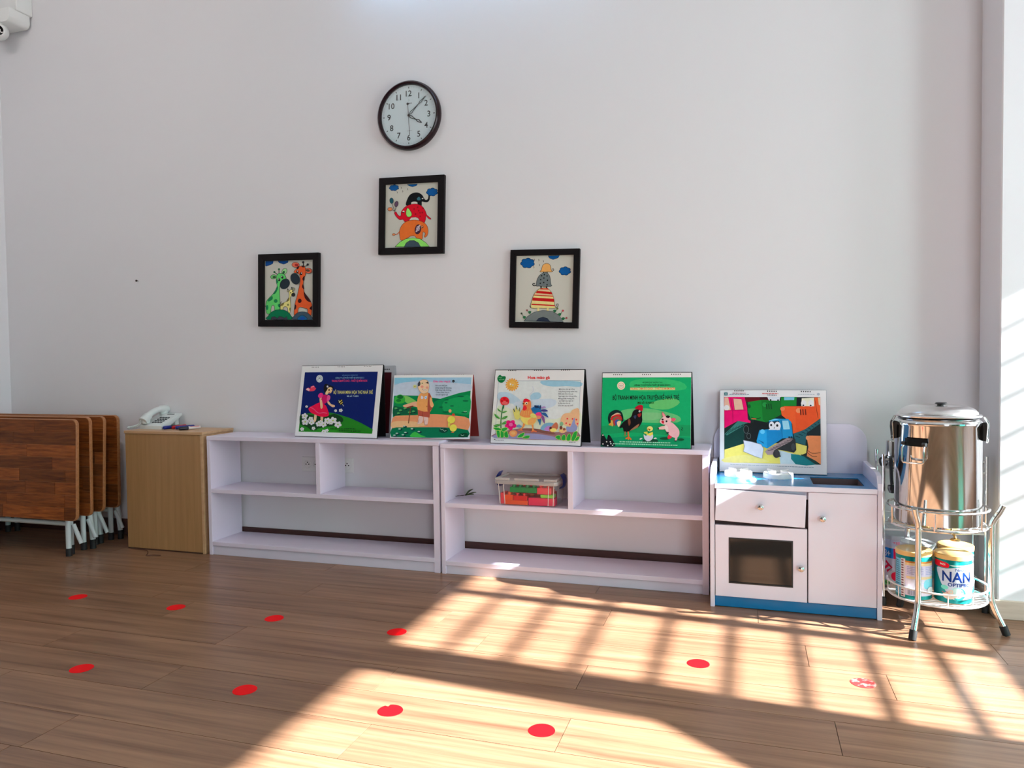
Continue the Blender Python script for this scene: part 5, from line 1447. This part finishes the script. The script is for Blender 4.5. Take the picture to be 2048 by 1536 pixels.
# sagging drawer
dr = new_obj('drawer', box(0.0, 0.310, -0.0065, 0.016, -0.117, 0.0, 0.0012), PINKW, k, False, (0.0225, 0.0, ZT - 0.0187), (0, R(2.3), 0))
new_obj('top_rail', box(0.0165, KW - 0.0165, 0.0185, 0.0235, ZT - 0.050, ZT - 0.0045), PINKW, k)
knob(dr, 0.157, -0.052, -0.0065)
# oven door with window
od = bmesh.new()
OX0, OX1, OZ0, OZ1 = 0.0185, 0.335, 0.042, 0.306
wx0, wx1, wz0, wz1 = 0.066, 0.288, 0.092, 0.262
outer = rrect(OX0, OX1, OZ0, OZ1, 0.0)
for pts in ([(OX0, OZ0), (OX1, OZ0), (OX1, wz0), (OX0, wz0)], [(OX0, wz1), (OX1, wz1), (OX1, OZ1), (OX0, OZ1)], [(OX0, wz0), (wx0, wz0), (wx0, wz1), (OX0, wz1)], [(wx1, wz0), (OX1, wz0), (OX1, wz1), (wx1, wz1)]):
    prism(pts, 0.0, 0.016, bm=od)
bmesh.ops.remove_doubles(od, verts=od.verts[:], dist=1e-5)
door = new_obj('oven_door', od, PINKW, k)
new_obj('oven_window', prism(rrect(wx0 - 0.002, wx1 + 0.002, wz0 - 0.002, wz1 + 0.002, 0.008, 4), 0.003, 0.0075), OVENG, door)
bm = bmesh.new()
for pts in ([(wx0 - 0.001, wz0), (wx1 + 0.001, wz0), (wx1 - 0.004, wz0 + 0.005), (wx0 + 0.004, wz0 + 0.005)], [(wx0, wz1), (wx1, wz1), (wx1 - 0.004, wz1 - 0.005), (wx0 + 0.004, wz1 - 0.005)], [(wx0, wz0), (wx0, wz1), (wx0 + 0.005, wz1 - 0.004), (wx0 + 0.005, wz0 + 0.004)], [(wx1, wz0), (wx1, wz1), (wx1 - 0.005, wz1 - 0.004), (wx1 - 0.005, wz0 + 0.004)]):
    prism(pts, -0.0008, 0.0029, bm=bm)
new_obj('window_seal', bm, DARKPL, door)
knob(door, 0.314, 0.167)
td = new_obj('cupboard_door', box(0.339, KW - 0.0175, 0.0, 0.016, 0.042, ZT - 0.020, 0.0012), PINKW, k)
knob(td, 0.385, 0.350)

def burner(x, y, r):
    b = new_obj('stove_burner', lathe([(r * 0.70, 0.0), (r, 0.0), (r, 0.016), (r * 0.94, 0.020), (r * 0.76, 0.020), (r * 0.70, 0.016), (r * 0.70, 0.0)], 36, (x, y, ZT)), WPLAST, k, True)
    bm = bmesh.new()
    for q in range(4):
        a = R(45 + 90 * q)
        tube([(x + r * 0.28 * math.cos(a), y + r * 0.28 * math.sin(a), ZT + 0.021), (x + r * 0.95 * math.cos(a), y + r * 0.95 * math.sin(a), ZT + 0.023)], 0.005, 6, bm=bm)
    lathe([(0.0, 0.012), (r * 0.26, 0.012), (r * 0.30, 0.0), (0, 0)], 20, (x, y, ZT), bm=bm)
    new_obj('pan_support', bm, WPLAST, b, True)
burner(0.098, 0.205, 0.052)
burner(0.245, 0.195, 0.055)
# fallen white knob-like scrap beside the left burner
tag(new_obj('toy_plate', lathe([(0.0, 0.008), (0.012, 0.008), (0.018, 0.006), (0.020, 0.0), (0, 0)], 20, (0, 0, 0)), WPLAST, None, True, (KX0 + 0.145, KY + 0.105, ZT)), 'small white round toy plate on the blue worktop before the burners', 'toy plate')

# ================================================================== TOY BOX WITH BRICKS
BX, BY, BZ = -0.884, -0.156, 0.3105
BW, BD, BH = 0.262, 0.150, 0.100
tb = thing('toy_box', 'clear plastic box with milky lid on the white shelf, full of toy bricks', 'box', (BX, BY, BZ))
tb.rotation_euler = (0, 0, R(-1.5))
bm = bmesh.new()
lo = rrect(-BW / 2 + 0.006, BW / 2 - 0.006, -BD / 2 + 0.006, BD / 2 - 0.006, 0.012, 4)
hi = rrect(-BW / 2, BW / 2, -BD / 2, BD / 2, 0.014, 4)
A = [bm.verts.new((x, y_, 0.001)) for x, y_ in lo]
B = [bm.verts.new((x, y_, BH)) for x, y_ in hi]
bm.faces.new(A)
for i in range(len(A)):
    j = (i + 1) % len(A)
    bm.faces.new((A[i], A[j], B[j], B[i]))
new_obj('tub', bm, CLEARP, tb, True)
RIBM = M('milky_rib', (225, 215, 210), 0.4)
for sx in (-1, 1):
    for sy in (-1, 1):
        q = [(sx * (BW / 2 - 0.009), sy * (BD / 2 + 0.0006), BH - 0.003), (sx * (BW / 2 - 0.014), sy * (BD / 2 - 0.0045), 0.005),
             (sx * (BW / 2 - 0.036), sy * (BD / 2 - 0.0045), 0.005), (sx * (BW / 2 - 0.031), sy * (BD / 2 + 0.0006), BH - 0.003)]
        new_obj('tub_rib', tube(q, 0.0016, 5), RIBM, tb, True)
bm = prism(rrect(-BW / 2 - 0.007, BW / 2 + 0.007, -BD / 2 - 0.007, BD / 2 + 0.007, 0.016, 4), BH - 0.010, BH + 0.006, 0.002, axis='z')
for f in bm.faces[:]:
    pass
new_obj('lid_rim', bm, LIDP, tb, True)
bm = bmesh.new()
y0 = -BD / 2 - 0.006
for x0, x1 in ((-BW / 2 - 0.004, -0.072), (-0.050, 0.058), (0.080, BW / 2 + 0.004)):
    box(x0, x1, y0, y0 + 0.012, BH + 0.0062, BH + 0.016, 0.002, bm=bm)
box(-BW / 2 - 0.004, BW / 2 + 0.004, -y0 - 0.012, -y0, BH + 0.0062, BH + 0.016, 0.002, bm=bm)
for sx in (-1, 1):
    x0 = sx * (BW / 2 + 0.003)
    box(min(x0, x0 - sx * 0.012), max(x0, x0 - sx * 0.012), y0 + 0.0125, -y0 - 0.0125, BH + 0.0062, BH + 0.016, 0.002, bm=bm)
new_obj('lid_lip', bm, LIDP, tb, False)
for sx in (-1, 1):
    pts = [(sx * (BW / 2 + 0.001), BH - 0.028), (sx * (BW / 2 + 0.012), BH - 0.024), (sx * (BW / 2 + 0.018), BH - 0.004), (sx * (BW / 2 + 0.016), BH + 0.014), (sx * (BW / 2 + 0.006), BH + 0.030)]
    bm = tube([(a, 0.0, b) for a, b in catmull(pts, False, 4)], 0.0036, 6)
    for v in bm.verts: v.co.y *= 9.0
    new_obj('clip_handle', bm, M('blue_clip', (18, 44, 130), 0.35), tb, True)

def brick(x, y, z, w, d_, h, nx, col, label, studs=True, rz=0.0):
    """toy building brick with round studs; x,y centre, z base, all in room units"""
    b = thing('toy_brick', label, 'toy brick', (BX + x, BY + y, BZ + z), rz, 'toy bricks in the clear box')
    new_obj('brick_body', box(-w / 2, w / 2, -d_ / 2, d_ / 2, 0, h, 0.0012), col, b)
    if studs:
        sr = min(w / nx, d_ / 2) * 0.31
        bm = bmesh.new()
        for i in range(nx):
            for j in (-1, 1):
                lathe([(sr, 0.0), (sr, 0.0095), (sr * 0.88, 0.011), (0, 0.011)], 14, (-w / 2 + w / nx * (i + 0.5), j * d_ / 4, h), bm=bm)
        new_obj('stud', bm, col, b, True)
    return b
CG = M('brick_green', (0, 140, 66), 0.35); CR = M('brick_red', (226, 16, 18), 0.35); CO = M('brick_orange', (250, 86, 30), 0.35); CP = M('brick_pink', (240, 22, 84), 0.35); CC = M('brick_coral', (250, 66, 84), 0.35); CL = M('brick_lime', (140, 214, 70), 0.35)
brick(-0.0165, -0.046, 0.0545, 0.118, 0.040, 0.022, 4, CG, 'green four-stud brick lying on top behind the box front')
brick(0.074, -0.046, 0.0500, 0.060, 0.040, 0.028, 2, CC, 'coral brick beside the green one under the lid')
brick(0.087, -0.046, 0.0360, 0.056, 0.044, 0.0130, 2, CL, 'flat lime green brick squeezed above the big pink one', studs=False)
brick(0.063, -0.045, 0.0025, 0.114, 0.044, 0.0320, 4, CP, 'big pink brick on the bottom of the box', studs=False)
brick(-0.047, -0.045, 0.0025, 0.100, 0.044, 0.0180, 4, CO, 'long orange brick on the bottom of the box', studs=False)
brick(-0.030, -0.045, 0.0210, 0.060, 0.044, 0.0200, 2, CR, 'red brick between the orange and the pink ones')
brick(-0.0805, -0.045, 0.0210, 0.036, 0.044, 0.0225, 1, CO, 'short orange brick stacked on the long orange one')
brick(-0.1085, -0.040, 0.0025, 0.018, 0.050, 0.0480, 1, CC, 'coral brick standing upright at the end of the box', studs=False)
brick(-0.040, 0.020, 0.0025, 0.110, 0.060, 0.040, 4, CO, 'orange brick deep in the middle of the box', studs=False)
brick(0.060, 0.020, 0.0025, 0.080, 0.060, 0.045, 3, CR, 'red brick deep behind the pink one')
brick(-0.030, 0.020, 0.0440, 0.080, 0.050, 0.034, 3, CR, 'red brick on top at the back showing through the lid')

# ------------------------------------------------------------------ small green sprig on the shelf
sp = thing('leaf_sprig', 'small withered green sprig on the shelf left of the clear box', 'leaf', (-1.205, -0.110, 0.3150))
LEAF = M('leaf_green', (88, 116, 62), 0.6, var=0.3, vscale=60)
STEM = M('dark_stem', (40, 26, 30), 0.6)
for a, L, tz in ((12, 0.050, 0.014), (-8, 0.044, 0.008), (38, 0.034, 0.024)):
    bm = bmesh.new()
    ca, sa_ = math.cos(R(a)), math.sin(R(a))
    top, bot = [], []
    for i in range(7):
        t = i / 6
        wd = 0.009 * math.sin(math.pi * min(1, t * 0.95 + 0.05))
        zc = 0.004 + tz * math.sin(t * 1.6)
        cx_, cy_ = L * t * ca, L * t * sa_
        top.append(bm.verts.new((cx_ - wd * sa_, cy_ + wd * ca, zc + 0.003))); bot.append(bm.verts.new((cx_ + wd * sa_, cy_ - wd * ca, zc)))
    for i in range(6):
        bm.faces.new((top[i], top[i + 1], bot[i + 1], bot[i]))
    bmesh.ops.solidify(bm, geom=bm.faces[:], thickness=0.001)
    new_obj('leaf', bm, LEAF, sp, True)
for pts in ([(-0.045, -0.012, 0.001), (-0.015, -0.003, 0.006), (0.01, 0.0, 0.008)], [(-0.04, 0.006, 0.001), (-0.01, 0.004, 0.005), (0.02, 0.01, 0.012)], [(0.0, 0.0, 0.008), (0.02, 0.006, 0.024), (0.034, 0.01, 0.034)]):
    new_obj('stem', tube(catmull(pts, False, 4), 0.0013, 5), STEM, sp, True)

# ================================================================== URN STAND
UX, UY = 0.614, -0.370
st = thing('urn_stand', 'chrome three-legged round stand under the steel urn', 'stand', (UX, UY, 0))
RR_ = 0.151
def ring(name, z, r, w, mat=CHROME, n=48):
    return new_obj(name, tube(circle_pts(0, 0, z, r, n), w, 8, True), mat, st, True)
ring('guard_ring', 0.412, RR_, 0.0042)
ring('platform_ring', 0.352, RR_ * 0.97, 0.0048)
bm = bmesh.new()
for q in range(9):
    yy = -0.13 + q * 0.0325
    hw = math.sqrt(max(0.0001, (RR_ * 0.97) ** 2 - yy ** 2))
    tube([(-hw, yy, 0.352), (hw, yy, 0.352)], 0.0026, 6, bm=bm)
new_obj('platform_wire', bm, WIRE, st, True)
for a in (15, 75, 135, 195, 255, 315):
    x, y_ = RR_ * 0.985 * math.cos(R(a)), RR_ * 0.985 * math.sin(R(a))
    new_obj('spindle', tube([(x, y_, 0.352), (x * 1.012, y_ * 1.012, 0.412)], 0.0028, 6), CHROME, st, True)
ring('basket_ring', 0.150, RR_ * 1.0, 0.0034, WIRE)
ring('basket_base_ring', 0.108, RR_ * 0.98, 0.0040, WIRE)
for q in range(15):
    yy = -0.140 + q * 0.02
    hw = math.sqrt(max(0.0001, (RR_ * 0.975) ** 2 - yy ** 2))
    new_obj('basket_wire', tube([(-hw, yy, 0.108), (hw, yy, 0.108)], 0.0024, 6), WIRE, st, True)
for a in range(0, 360, 30):
    x, y_ = RR_ * 0.99 * math.cos(R(a)), RR_ * 0.99 * math.sin(R(a))
    new_obj('basket_spindle', tube([(x, y_, 0.108), (x * 1.01, y_ * 1.01, 0.150)], 0.0019, 6), WIRE, st, True)
for a in (238, -13, 114):
    ca, sa_ = math.cos(R(a)), math.sin(R(a))
    prof = [(0.188, 0.428), (0.178, 0.405), (0.160, 0.372), (0.157, 0.340), (0.157, 0.220), (0.157, 0.130), (0.166, 0.085), (0.190, 0.030)]
    pts = [(r * ca, r * sa_, z) for r, z in catmull(prof, False, 4)]
    lg = new_obj('leg', tube(pts, 0.0095, 12), CHROME, st, True)
    new_obj('rubber_foot', tube([(0.2005 * ca, 0.2005 * sa_, 0.001), (0.190 * ca, 0.190 * sa_, 0.030)], 0.0122, 12), RUBBER, lg, True)

# ================================================================== STEEL URN
ur = thing('steel_urn', 'big polished steel urn with lid standing on the chrome stand', 'urn', (UX, UY, 0.3565))
UR = 0.131
new_obj('urn_body', lathe([(0.0, 0.0), (UR - 0.006, 0.0), (UR, 0.006), (UR, 0.330), (UR + 0.003, 0.334), (UR + 0.003, 0.342), (UR - 0.006, 0.352), (UR - 0.014, 0.358)], 72), STEEL, ur, True)
lid = new_obj('urn_lid', lathe([(UR - 0.010, 0.3585), (UR - 0.002, 0.360), (UR - 0.001, 0.364), (UR - 0.004, 0.367), (UR - 0.012, 0.369), (UR - 0.013, 0.374), (UR - 0.016, 0.378), (UR - 0.024, 0.386), (UR - 0.045, 0.395), (UR - 0.052, 0.396), (UR - 0.056, 0.3935), (UR - 0.090, 0.395), (0.0, 0.396)], 72), BRUSH, ur, True)
new_obj('lid_knob', lathe([(0.012, 0.395), (0.012, 0.399), (0.020, 0.402), (0.016, 0.406), (0.0, 0.407)], 24, (0.01, 0, 0)), DARKPL, lid, True)
def front_at(a, r=UR):
    return Vector((r * math.cos(R(a)), r * math.sin(R(a)), 0))
def handle(a, zc):
    c_ = front_at(a)
    o = Vector((math.cos(R(a)), math.sin(R(a)), 0)); tn = Vector((-o.y, o.x, 0))
    bm = bmesh.new()
    for s in (-1, 0, 1):
        q = [c_ + tn * (s * 0.022) + o * 0.001]
        p0 = q[0]
    plate = bmesh.new()
    n_ = 8
    L0, L1 = [], []
    for i in range(n_ + 1):
        aa = a - 16 + 32 * i / n_
        f = front_at(aa, UR + 0.0035)
        L0.append(plate.verts.new((f.x, f.y, zc + 0.004))); L1.append(plate.verts.new((f.x, f.y, zc + 0.030)))
    for i in range(n_):
        plate.faces.new((L0[i], L0[i + 1], L1[i + 1], L1[i]))
    bmesh.ops.solidify(plate, geom=plate.faces[:], thickness=0.004)
    hp = new_obj('handle_bracket', plate, DARKPL, ur, True)
    loop = []
    for s, dz, out in ((-0.034, 0.012, 0.006), (-0.036, -0.002, 0.016), (-0.037, -0.044, 0.016), (-0.031, -0.050, 0.017), (0.031, -0.050, 0.017), (0.037, -0.044, 0.016), (0.036, -0.002, 0.016), (0.034, 0.012, 0.006)):
        loop.append(tuple(c_ + tn * s + o * out + Vector((0, 0, zc + dz))))
    new_obj('handle_loop', tube(loop, 0.0032, 8), CHROME, hp, True)
    for s in (-1, 1):
        new_obj('handle_hinge', tube([tuple(c_ + tn * (s * 0.034 - 0.006) + o * 0.009 + Vector((0, 0, zc + 0.013))), tuple(c_ + tn * (s * 0.034 + 0.006) + o * 0.009 + Vector((0, 0, zc + 0.013)))], 0.0065, 8), DARKPL, hp, True)
handle(229, 0.262)
handle(49, 0.262)
def latch(a):
    c_ = front_at(a, UR + 0.002)
    o = Vector((math.cos(R(a)), math.sin(R(a)), 0)); tn = Vector((-o.y, o.x, 0))
    P = lambda s, out, z: tuple(c_ + tn * s + o * out + Vector((0, 0, z)))
    bm = tube([P(0, 0.004, 0.345), P(0, 0.008, 0.325), P(0, 0.006, 0.285)], [0.013, 0.012, 0.009], 8)
    l = new_obj('latch', bm, DARKPL, ur, True)
    new_obj('latch_wire', tube([P(-0.010, 0.012, 0.280), P(-0.010, 0.016, 0.340), P(-0.006, 0.004, 0.362), P(0.006, 0.004, 0.362), P(0.010, 0.016, 0.340), P(0.010, 0.012, 0.280)], 0.0018, 6), CHROME, l, True)
    new_obj('latch_ring', tube([P(0.009 * math.cos(q), 0.013, 0.288 + 0.009 * math.sin(q)) for q in (2 * math.pi * i / 14 for i in range(14))], 0.0016, 6, True), CHROME, l, True)
latch(190); latch(-28); latch(80)
# brass drain tap under the front edge
tp = new_obj('drain_tap', tube([(0.02, -UR + 0.030, 0.001), (0.02, -UR + 0.026, -0.012), (0.02, -UR - 0.012, -0.016), (0.02, -UR - 0.016, -0.022)], 0.0042, 10), M('brass', (196, 168, 110), 0.25, 1.0), ur, True)
new_obj('tap_wheel', lathe([(0.0, 0.0), (0.014, 0.0), (0.015, 0.004), (0.010, 0.007), (0.0, 0.007)], 8, (0.02, -UR - 0.016, -0.029)), MATS['brass'], tp, True)

# ================================================================== MILK POWDER TINS
TEAL = M('tin_teal', (0, 140, 138), 0.3, 0.35, var=0.12, vscale=14)
GOLD = M('gold_lid', (232, 190, 120), 0.3)
WHITEL = M('pale_lid', (206, 214, 218), 0.35)
PINKT = M('tin_white', (226, 220, 228), 0.3, 0.2)
def tin(label, x, y, z, r, h, body, lid, rz, draw=None, grp='milk powder tins'):
    t = thing('milk_tin', label, 'tin', (x, y, z), rz, grp)
    b = new_obj('tin_body', lathe([(0, 0), (r - 0.001, 0), (r, 0.0015), (r - 0.0005, 0.004), (r - 0.0008, h - 0.018), (r - 0.0015, h - 0.0165), (0.0, h - 0.0165)], 48), body, t, True)
    new_obj('tin_lid', lathe([(r * 0.9, h - 0.0163), (r + 0.0012, h - 0.0163), (r + 0.0015, h - 0.003), (r - 0.002, h), (r - 0.006, h - 0.0012), (0, h - 0.0012)], 48), lid, t, True)
    if draw:
        W = 2 * math.pi * r * 0.5
        d = Print(((-90, 100), (90, 100), (90, 0), (-90, 0)), W, h - 0.020, gain=1.3, eps=0.00006)
        draw(d)
        d.build('tin_label', b, (0, 0, 0.002), (0, 0, 0), cyl=r - 0.0004)
    return t
# label sheets: x in degrees around the front, y in percent of the height, 100 at the top
NAVY = (16, 50, 120)
def draw_nan(d):
    d.poly([(-75, 78), (-40, 80), (0, 86), (40, 88), (88, 84), (88, 14), (40, 9), (0, 8), (-22, 10), (-44, 30), (-62, 52)], (206, 216, 232), 3)
    d.poly([(-86, 96), (-56, 96), (-34, 93), (-30, 88), (-34, 82), (-60, 82), (-86, 84)], (206, 20, 44), 2)
    d.text('Mới', -60, 87, -5, (250, 226, 226), 18, 0, 0.02)
    d.text('Nestlé', -12, 76, -6.5, (70, 84, 120), 38, 0, 0.02)
    d.text('NAN', -52, 50, -24, NAVY, 92, 0, 0.022)
    d.text('OPTIPRO', -34, 39, -8, NAVY, 72, 0, 0.03)
    d.text('4', 44, 24, -15, (236, 90, 96), 11, 0, 0.02)
    d.ell(-2, 22, 24, 15, (40, 168, 156)).ell(-6, 24, 20, 13, (150, 214, 204)).ell(-20, 21, 18, 10, (238, 208, 190)).ell(-44, 35, 12, 5, (110, 200, 180)).ell(-8, 29, 11, 7, (200, 230, 224)).ell(-30, 16, 20, 8, (240, 214, 196))
    d.line([(-52, 24), (-44, 21)], 1.6, (190, 70, 90)).line([(-40, 25), (-34, 23)], 1.6, (190, 70, 90))
    d.poly([(-30, 90), (88, 93), (88, 90), (-20, 87)], (190, 226, 222))
    for y in (20, 24, 28): d.dashes(24, y, 40, y, 1.2, (160, 176, 200), 6, 1)
def draw_back(d):
    d.poly([(-44, 86), (60, 86), (60, 8), (-44, 8)], (214, 206, 226)).poly([(-44, 90), (60, 90), (60, 86), (-44, 86)], (180, 110, 50)).poly([(-44, 86), (60, 86), (60, 80), (-44, 80)], (226, 200, 150))
    d.poly([(-90, 92), (-58, 92), (-58, 6), (-90, 6)], (120, 190, 216)).poly([(-60, 94), (-44, 94), (-44, 2), (-60, 2)], (230, 226, 226))
    d.poly([(60, 92), (90, 92), (90, 6), (60, 6)], (70, 180, 206)).poly([(62, 88), (90, 88), (90, 76), (62, 76)], (226, 60, 150))
    d.poly([(-40, 54), (58, 54), (58, 48), (-40, 48)], (230, 206, 160)).poly([(-40, 46), (58, 46), (58, 10), (-40, 10)], (226, 220, 232), 0).poly([(20, 46), (58, 46), (58, 26), (20, 26)], (130, 206, 220), 3)
    for y in (76, 72, 68, 64, 60): d.dashes(-38, y, 14, y, 1.4, (150, 150, 190), 14, 2); d.dashes(22, y, 56, y, 1.4, (150, 160, 200), 14, 2)
    for y in range(12, 90, 5): d.dashes(-86, y, -64, y, 1.6, (60, 90, 120), 8, 1)
    for y in range(6, 92, 6): d.line([(-56, y), (-48, y + 0.1)], 2.6, (110, 50, 60))
    for q in range(12): d.line([(-34 + q * 2.4, 10), (-34 + q * 2.4, 24)], 0.9 + 0.6 * (q % 3), (120, 120, 130))
    d.ell(40, 22, 13, 8, (250, 250, 250)); d.dashes(0, 40, 16, 40, 1.6, (170, 170, 200), 8, 2)
def draw_three(d):
    d.poly([(-90, 100), (90, 100), (90, 88), (0, 84), (-90, 92)], (200, 208, 222)).poly([(-30, 96), (20, 98), (40, 94), (0, 90)], (230, 150, 170), 2)
    d.poly([(-90, 82), (-24, 82), (-24, 60), (-90, 60)], (24, 110, 180)).poly([(-24, 82), (40, 82), (40, 60), (-24, 60)], (214, 24, 70)).text('3+', -62, 63, -14, (235, 245, 250), 26, 0, 0.02)
    d.line([(-56, 52), (-30, 40), (-50, 30)], 6, (196, 20, 60)).line([(-64, 34), (-40, 46)], 6, (196, 20, 60)).ell(-16, 22, 16, 10, (226, 20, 60)).line([(-12, 56), (-8, 40), (-14, 34)], 5, (180, 40, 110))
    d.poly([(-90, 10), (90, 10), (90, 0), (-90, 0)], (110, 190, 110)).dashes(-70, 5, 30, 5, 2.5, (60, 90, 60), 8, 3)
ZB = 0.1108
tin('milk powder tin showing its back label with bar code, gold lid', 0.5350, -0.4150, ZB, 0.0550, 0.160, TEAL, GOLD, R(6), draw_back)
tin('teal milk powder tin lettered NAN in front, gold lid', 0.6500, -0.4240, ZB, 0.0555, 0.158, TEAL, GOLD, R(6), draw_nan)
tin('teal milk powder tin half hidden behind the foremost NAN tin', 0.6830, -0.3120, ZB, 0.0550, 0.160, TEAL, GOLD, R(-22), draw_nan)
tin('milk powder tin with pale grey lid at the back of the stand', 0.5700, -0.2990, ZB, 0.0550, 0.158, PINKT, WHITEL, R(10), draw_back)

# ================================================================== WIRE RACK BEHIND THE URN
rk = thing('wire_rack', 'chrome wire rack squeezed between the toy kitchen, wall and pillar', 'rack', (0.478, -0.186, 0))
RW, RD = 0.330, 0.156
for x in (0.0, RW):
    for y_ in (0.0, RD):
        pst = new_obj('post', tube([(x, y_, 0.030), (x, y_, 0.560)], 0.0065, 10), CHROME, rk, True)
        new_obj('rubber_foot', lathe([(0, 0), (0.011, 0), (0.011, 0.028), (0.007, 0.032)], 12, (x, y_, 0)), RUBBER, pst, True)
for z in (0.058, 0.282, 0.500):
    new_obj('tier_frame', tube([(0, 0, z), (RW, 0, z), (RW, RD, z), (0, RD, z)], 0.0042, 8, True), WIRE, rk, True)
    bm = bmesh.new()
    for q in range(1, 14): tube([(RW * q / 14, 0, z), (RW * q / 14, RD, z)], 0.0016, 5, bm=bm)
    for q in range(1, 6): tube([(0, RD * q / 6, z - 0.002), (RW, RD * q / 6, z - 0.002)], 0.0016, 5, bm=bm)
    new_obj('tier_mesh', bm, WIRE, rk, True)
for z in (0.318, 0.540, 0.095):
    new_obj('side_rail', tube([(0, RD, z), (0, 0, z), (RW, 0, z), (RW, RD, z)] if z > 0.5 else [(0, 0, z), (0, RD, z), (RW, RD, z), (RW, 0, z)], 0.0034, 8), WIRE, rk, True)
tin('tall white and red tin marked 3+ on the lowest rack tier', 0.5420, -0.1160, 0.0632, 0.0560, 0.192, PINKT, WHITEL, R(-4), draw_three)

def pot(label, x, y, z, r, h, inverted=False):
    t = thing('steel_cup', label, 'cup', (x, y, z), 0, 'steel cups on the rack')
    if inverted: pr = [(r, 0.0), (r * 0.96, h * 0.9), (r * 0.88, h), (0.0, h)]
    else: pr = [(0, 0), (r * 0.92, 0), (r, h * 0.12), (r, h * 0.96), (r * 1.06, h), (r * 0.97, h * 0.98), (r * 0.95, h * 0.15), (0, h * 0.1)]
    new_obj('cup_body', lathe(pr, 32), STEEL, t, True)
    return t
p_ = pot('wide steel cup on the top rack tier holding the upturned one', 0.5200, -0.1400, 0.5044, 0.033, 0.046)
new_obj('cup_handle', tube(catmull([(-0.033, -0.012, 0.040), (-0.050, -0.018, 0.034), (-0.046, -0.018, 0.012), (-0.032, -0.012, 0.010)], False, 4), 0.004, 8), DARKPL, p_, True)
pot('small steel cup upturned on top of the wide one', 0.5200, -0.1400, 0.5510, 0.028, 0.056, True)
# ladle hanging from the front rail of the rack
ld = thing('black_ladle', 'black plastic ladle hooked on the rack beside the toy kitchen', 'ladle', (0.500, -0.1960, 0.536))
new_obj('ladle_handle', tube(catmull([(0, 0.008, 0.006), (0, 0.004, 0.010), (0, -0.002, 0.002), (0.002, -0.003, -0.06), (0.004, -0.003, -0.085)], False, 4), 0.006, 8), DARKPL, ld, True)
new_obj('ladle_bowl', lathe([(0.0, -0.118), (0.010, -0.115), (0.016, -0.100), (0.015, -0.088), (0.013, -0.100), (0.0, -0.110)], 16, (0.004, -0.006, 0)), DARKPL, ld, True)

COL.objects.unlink(_fo)
bpy.data.objects.remove(_fo)
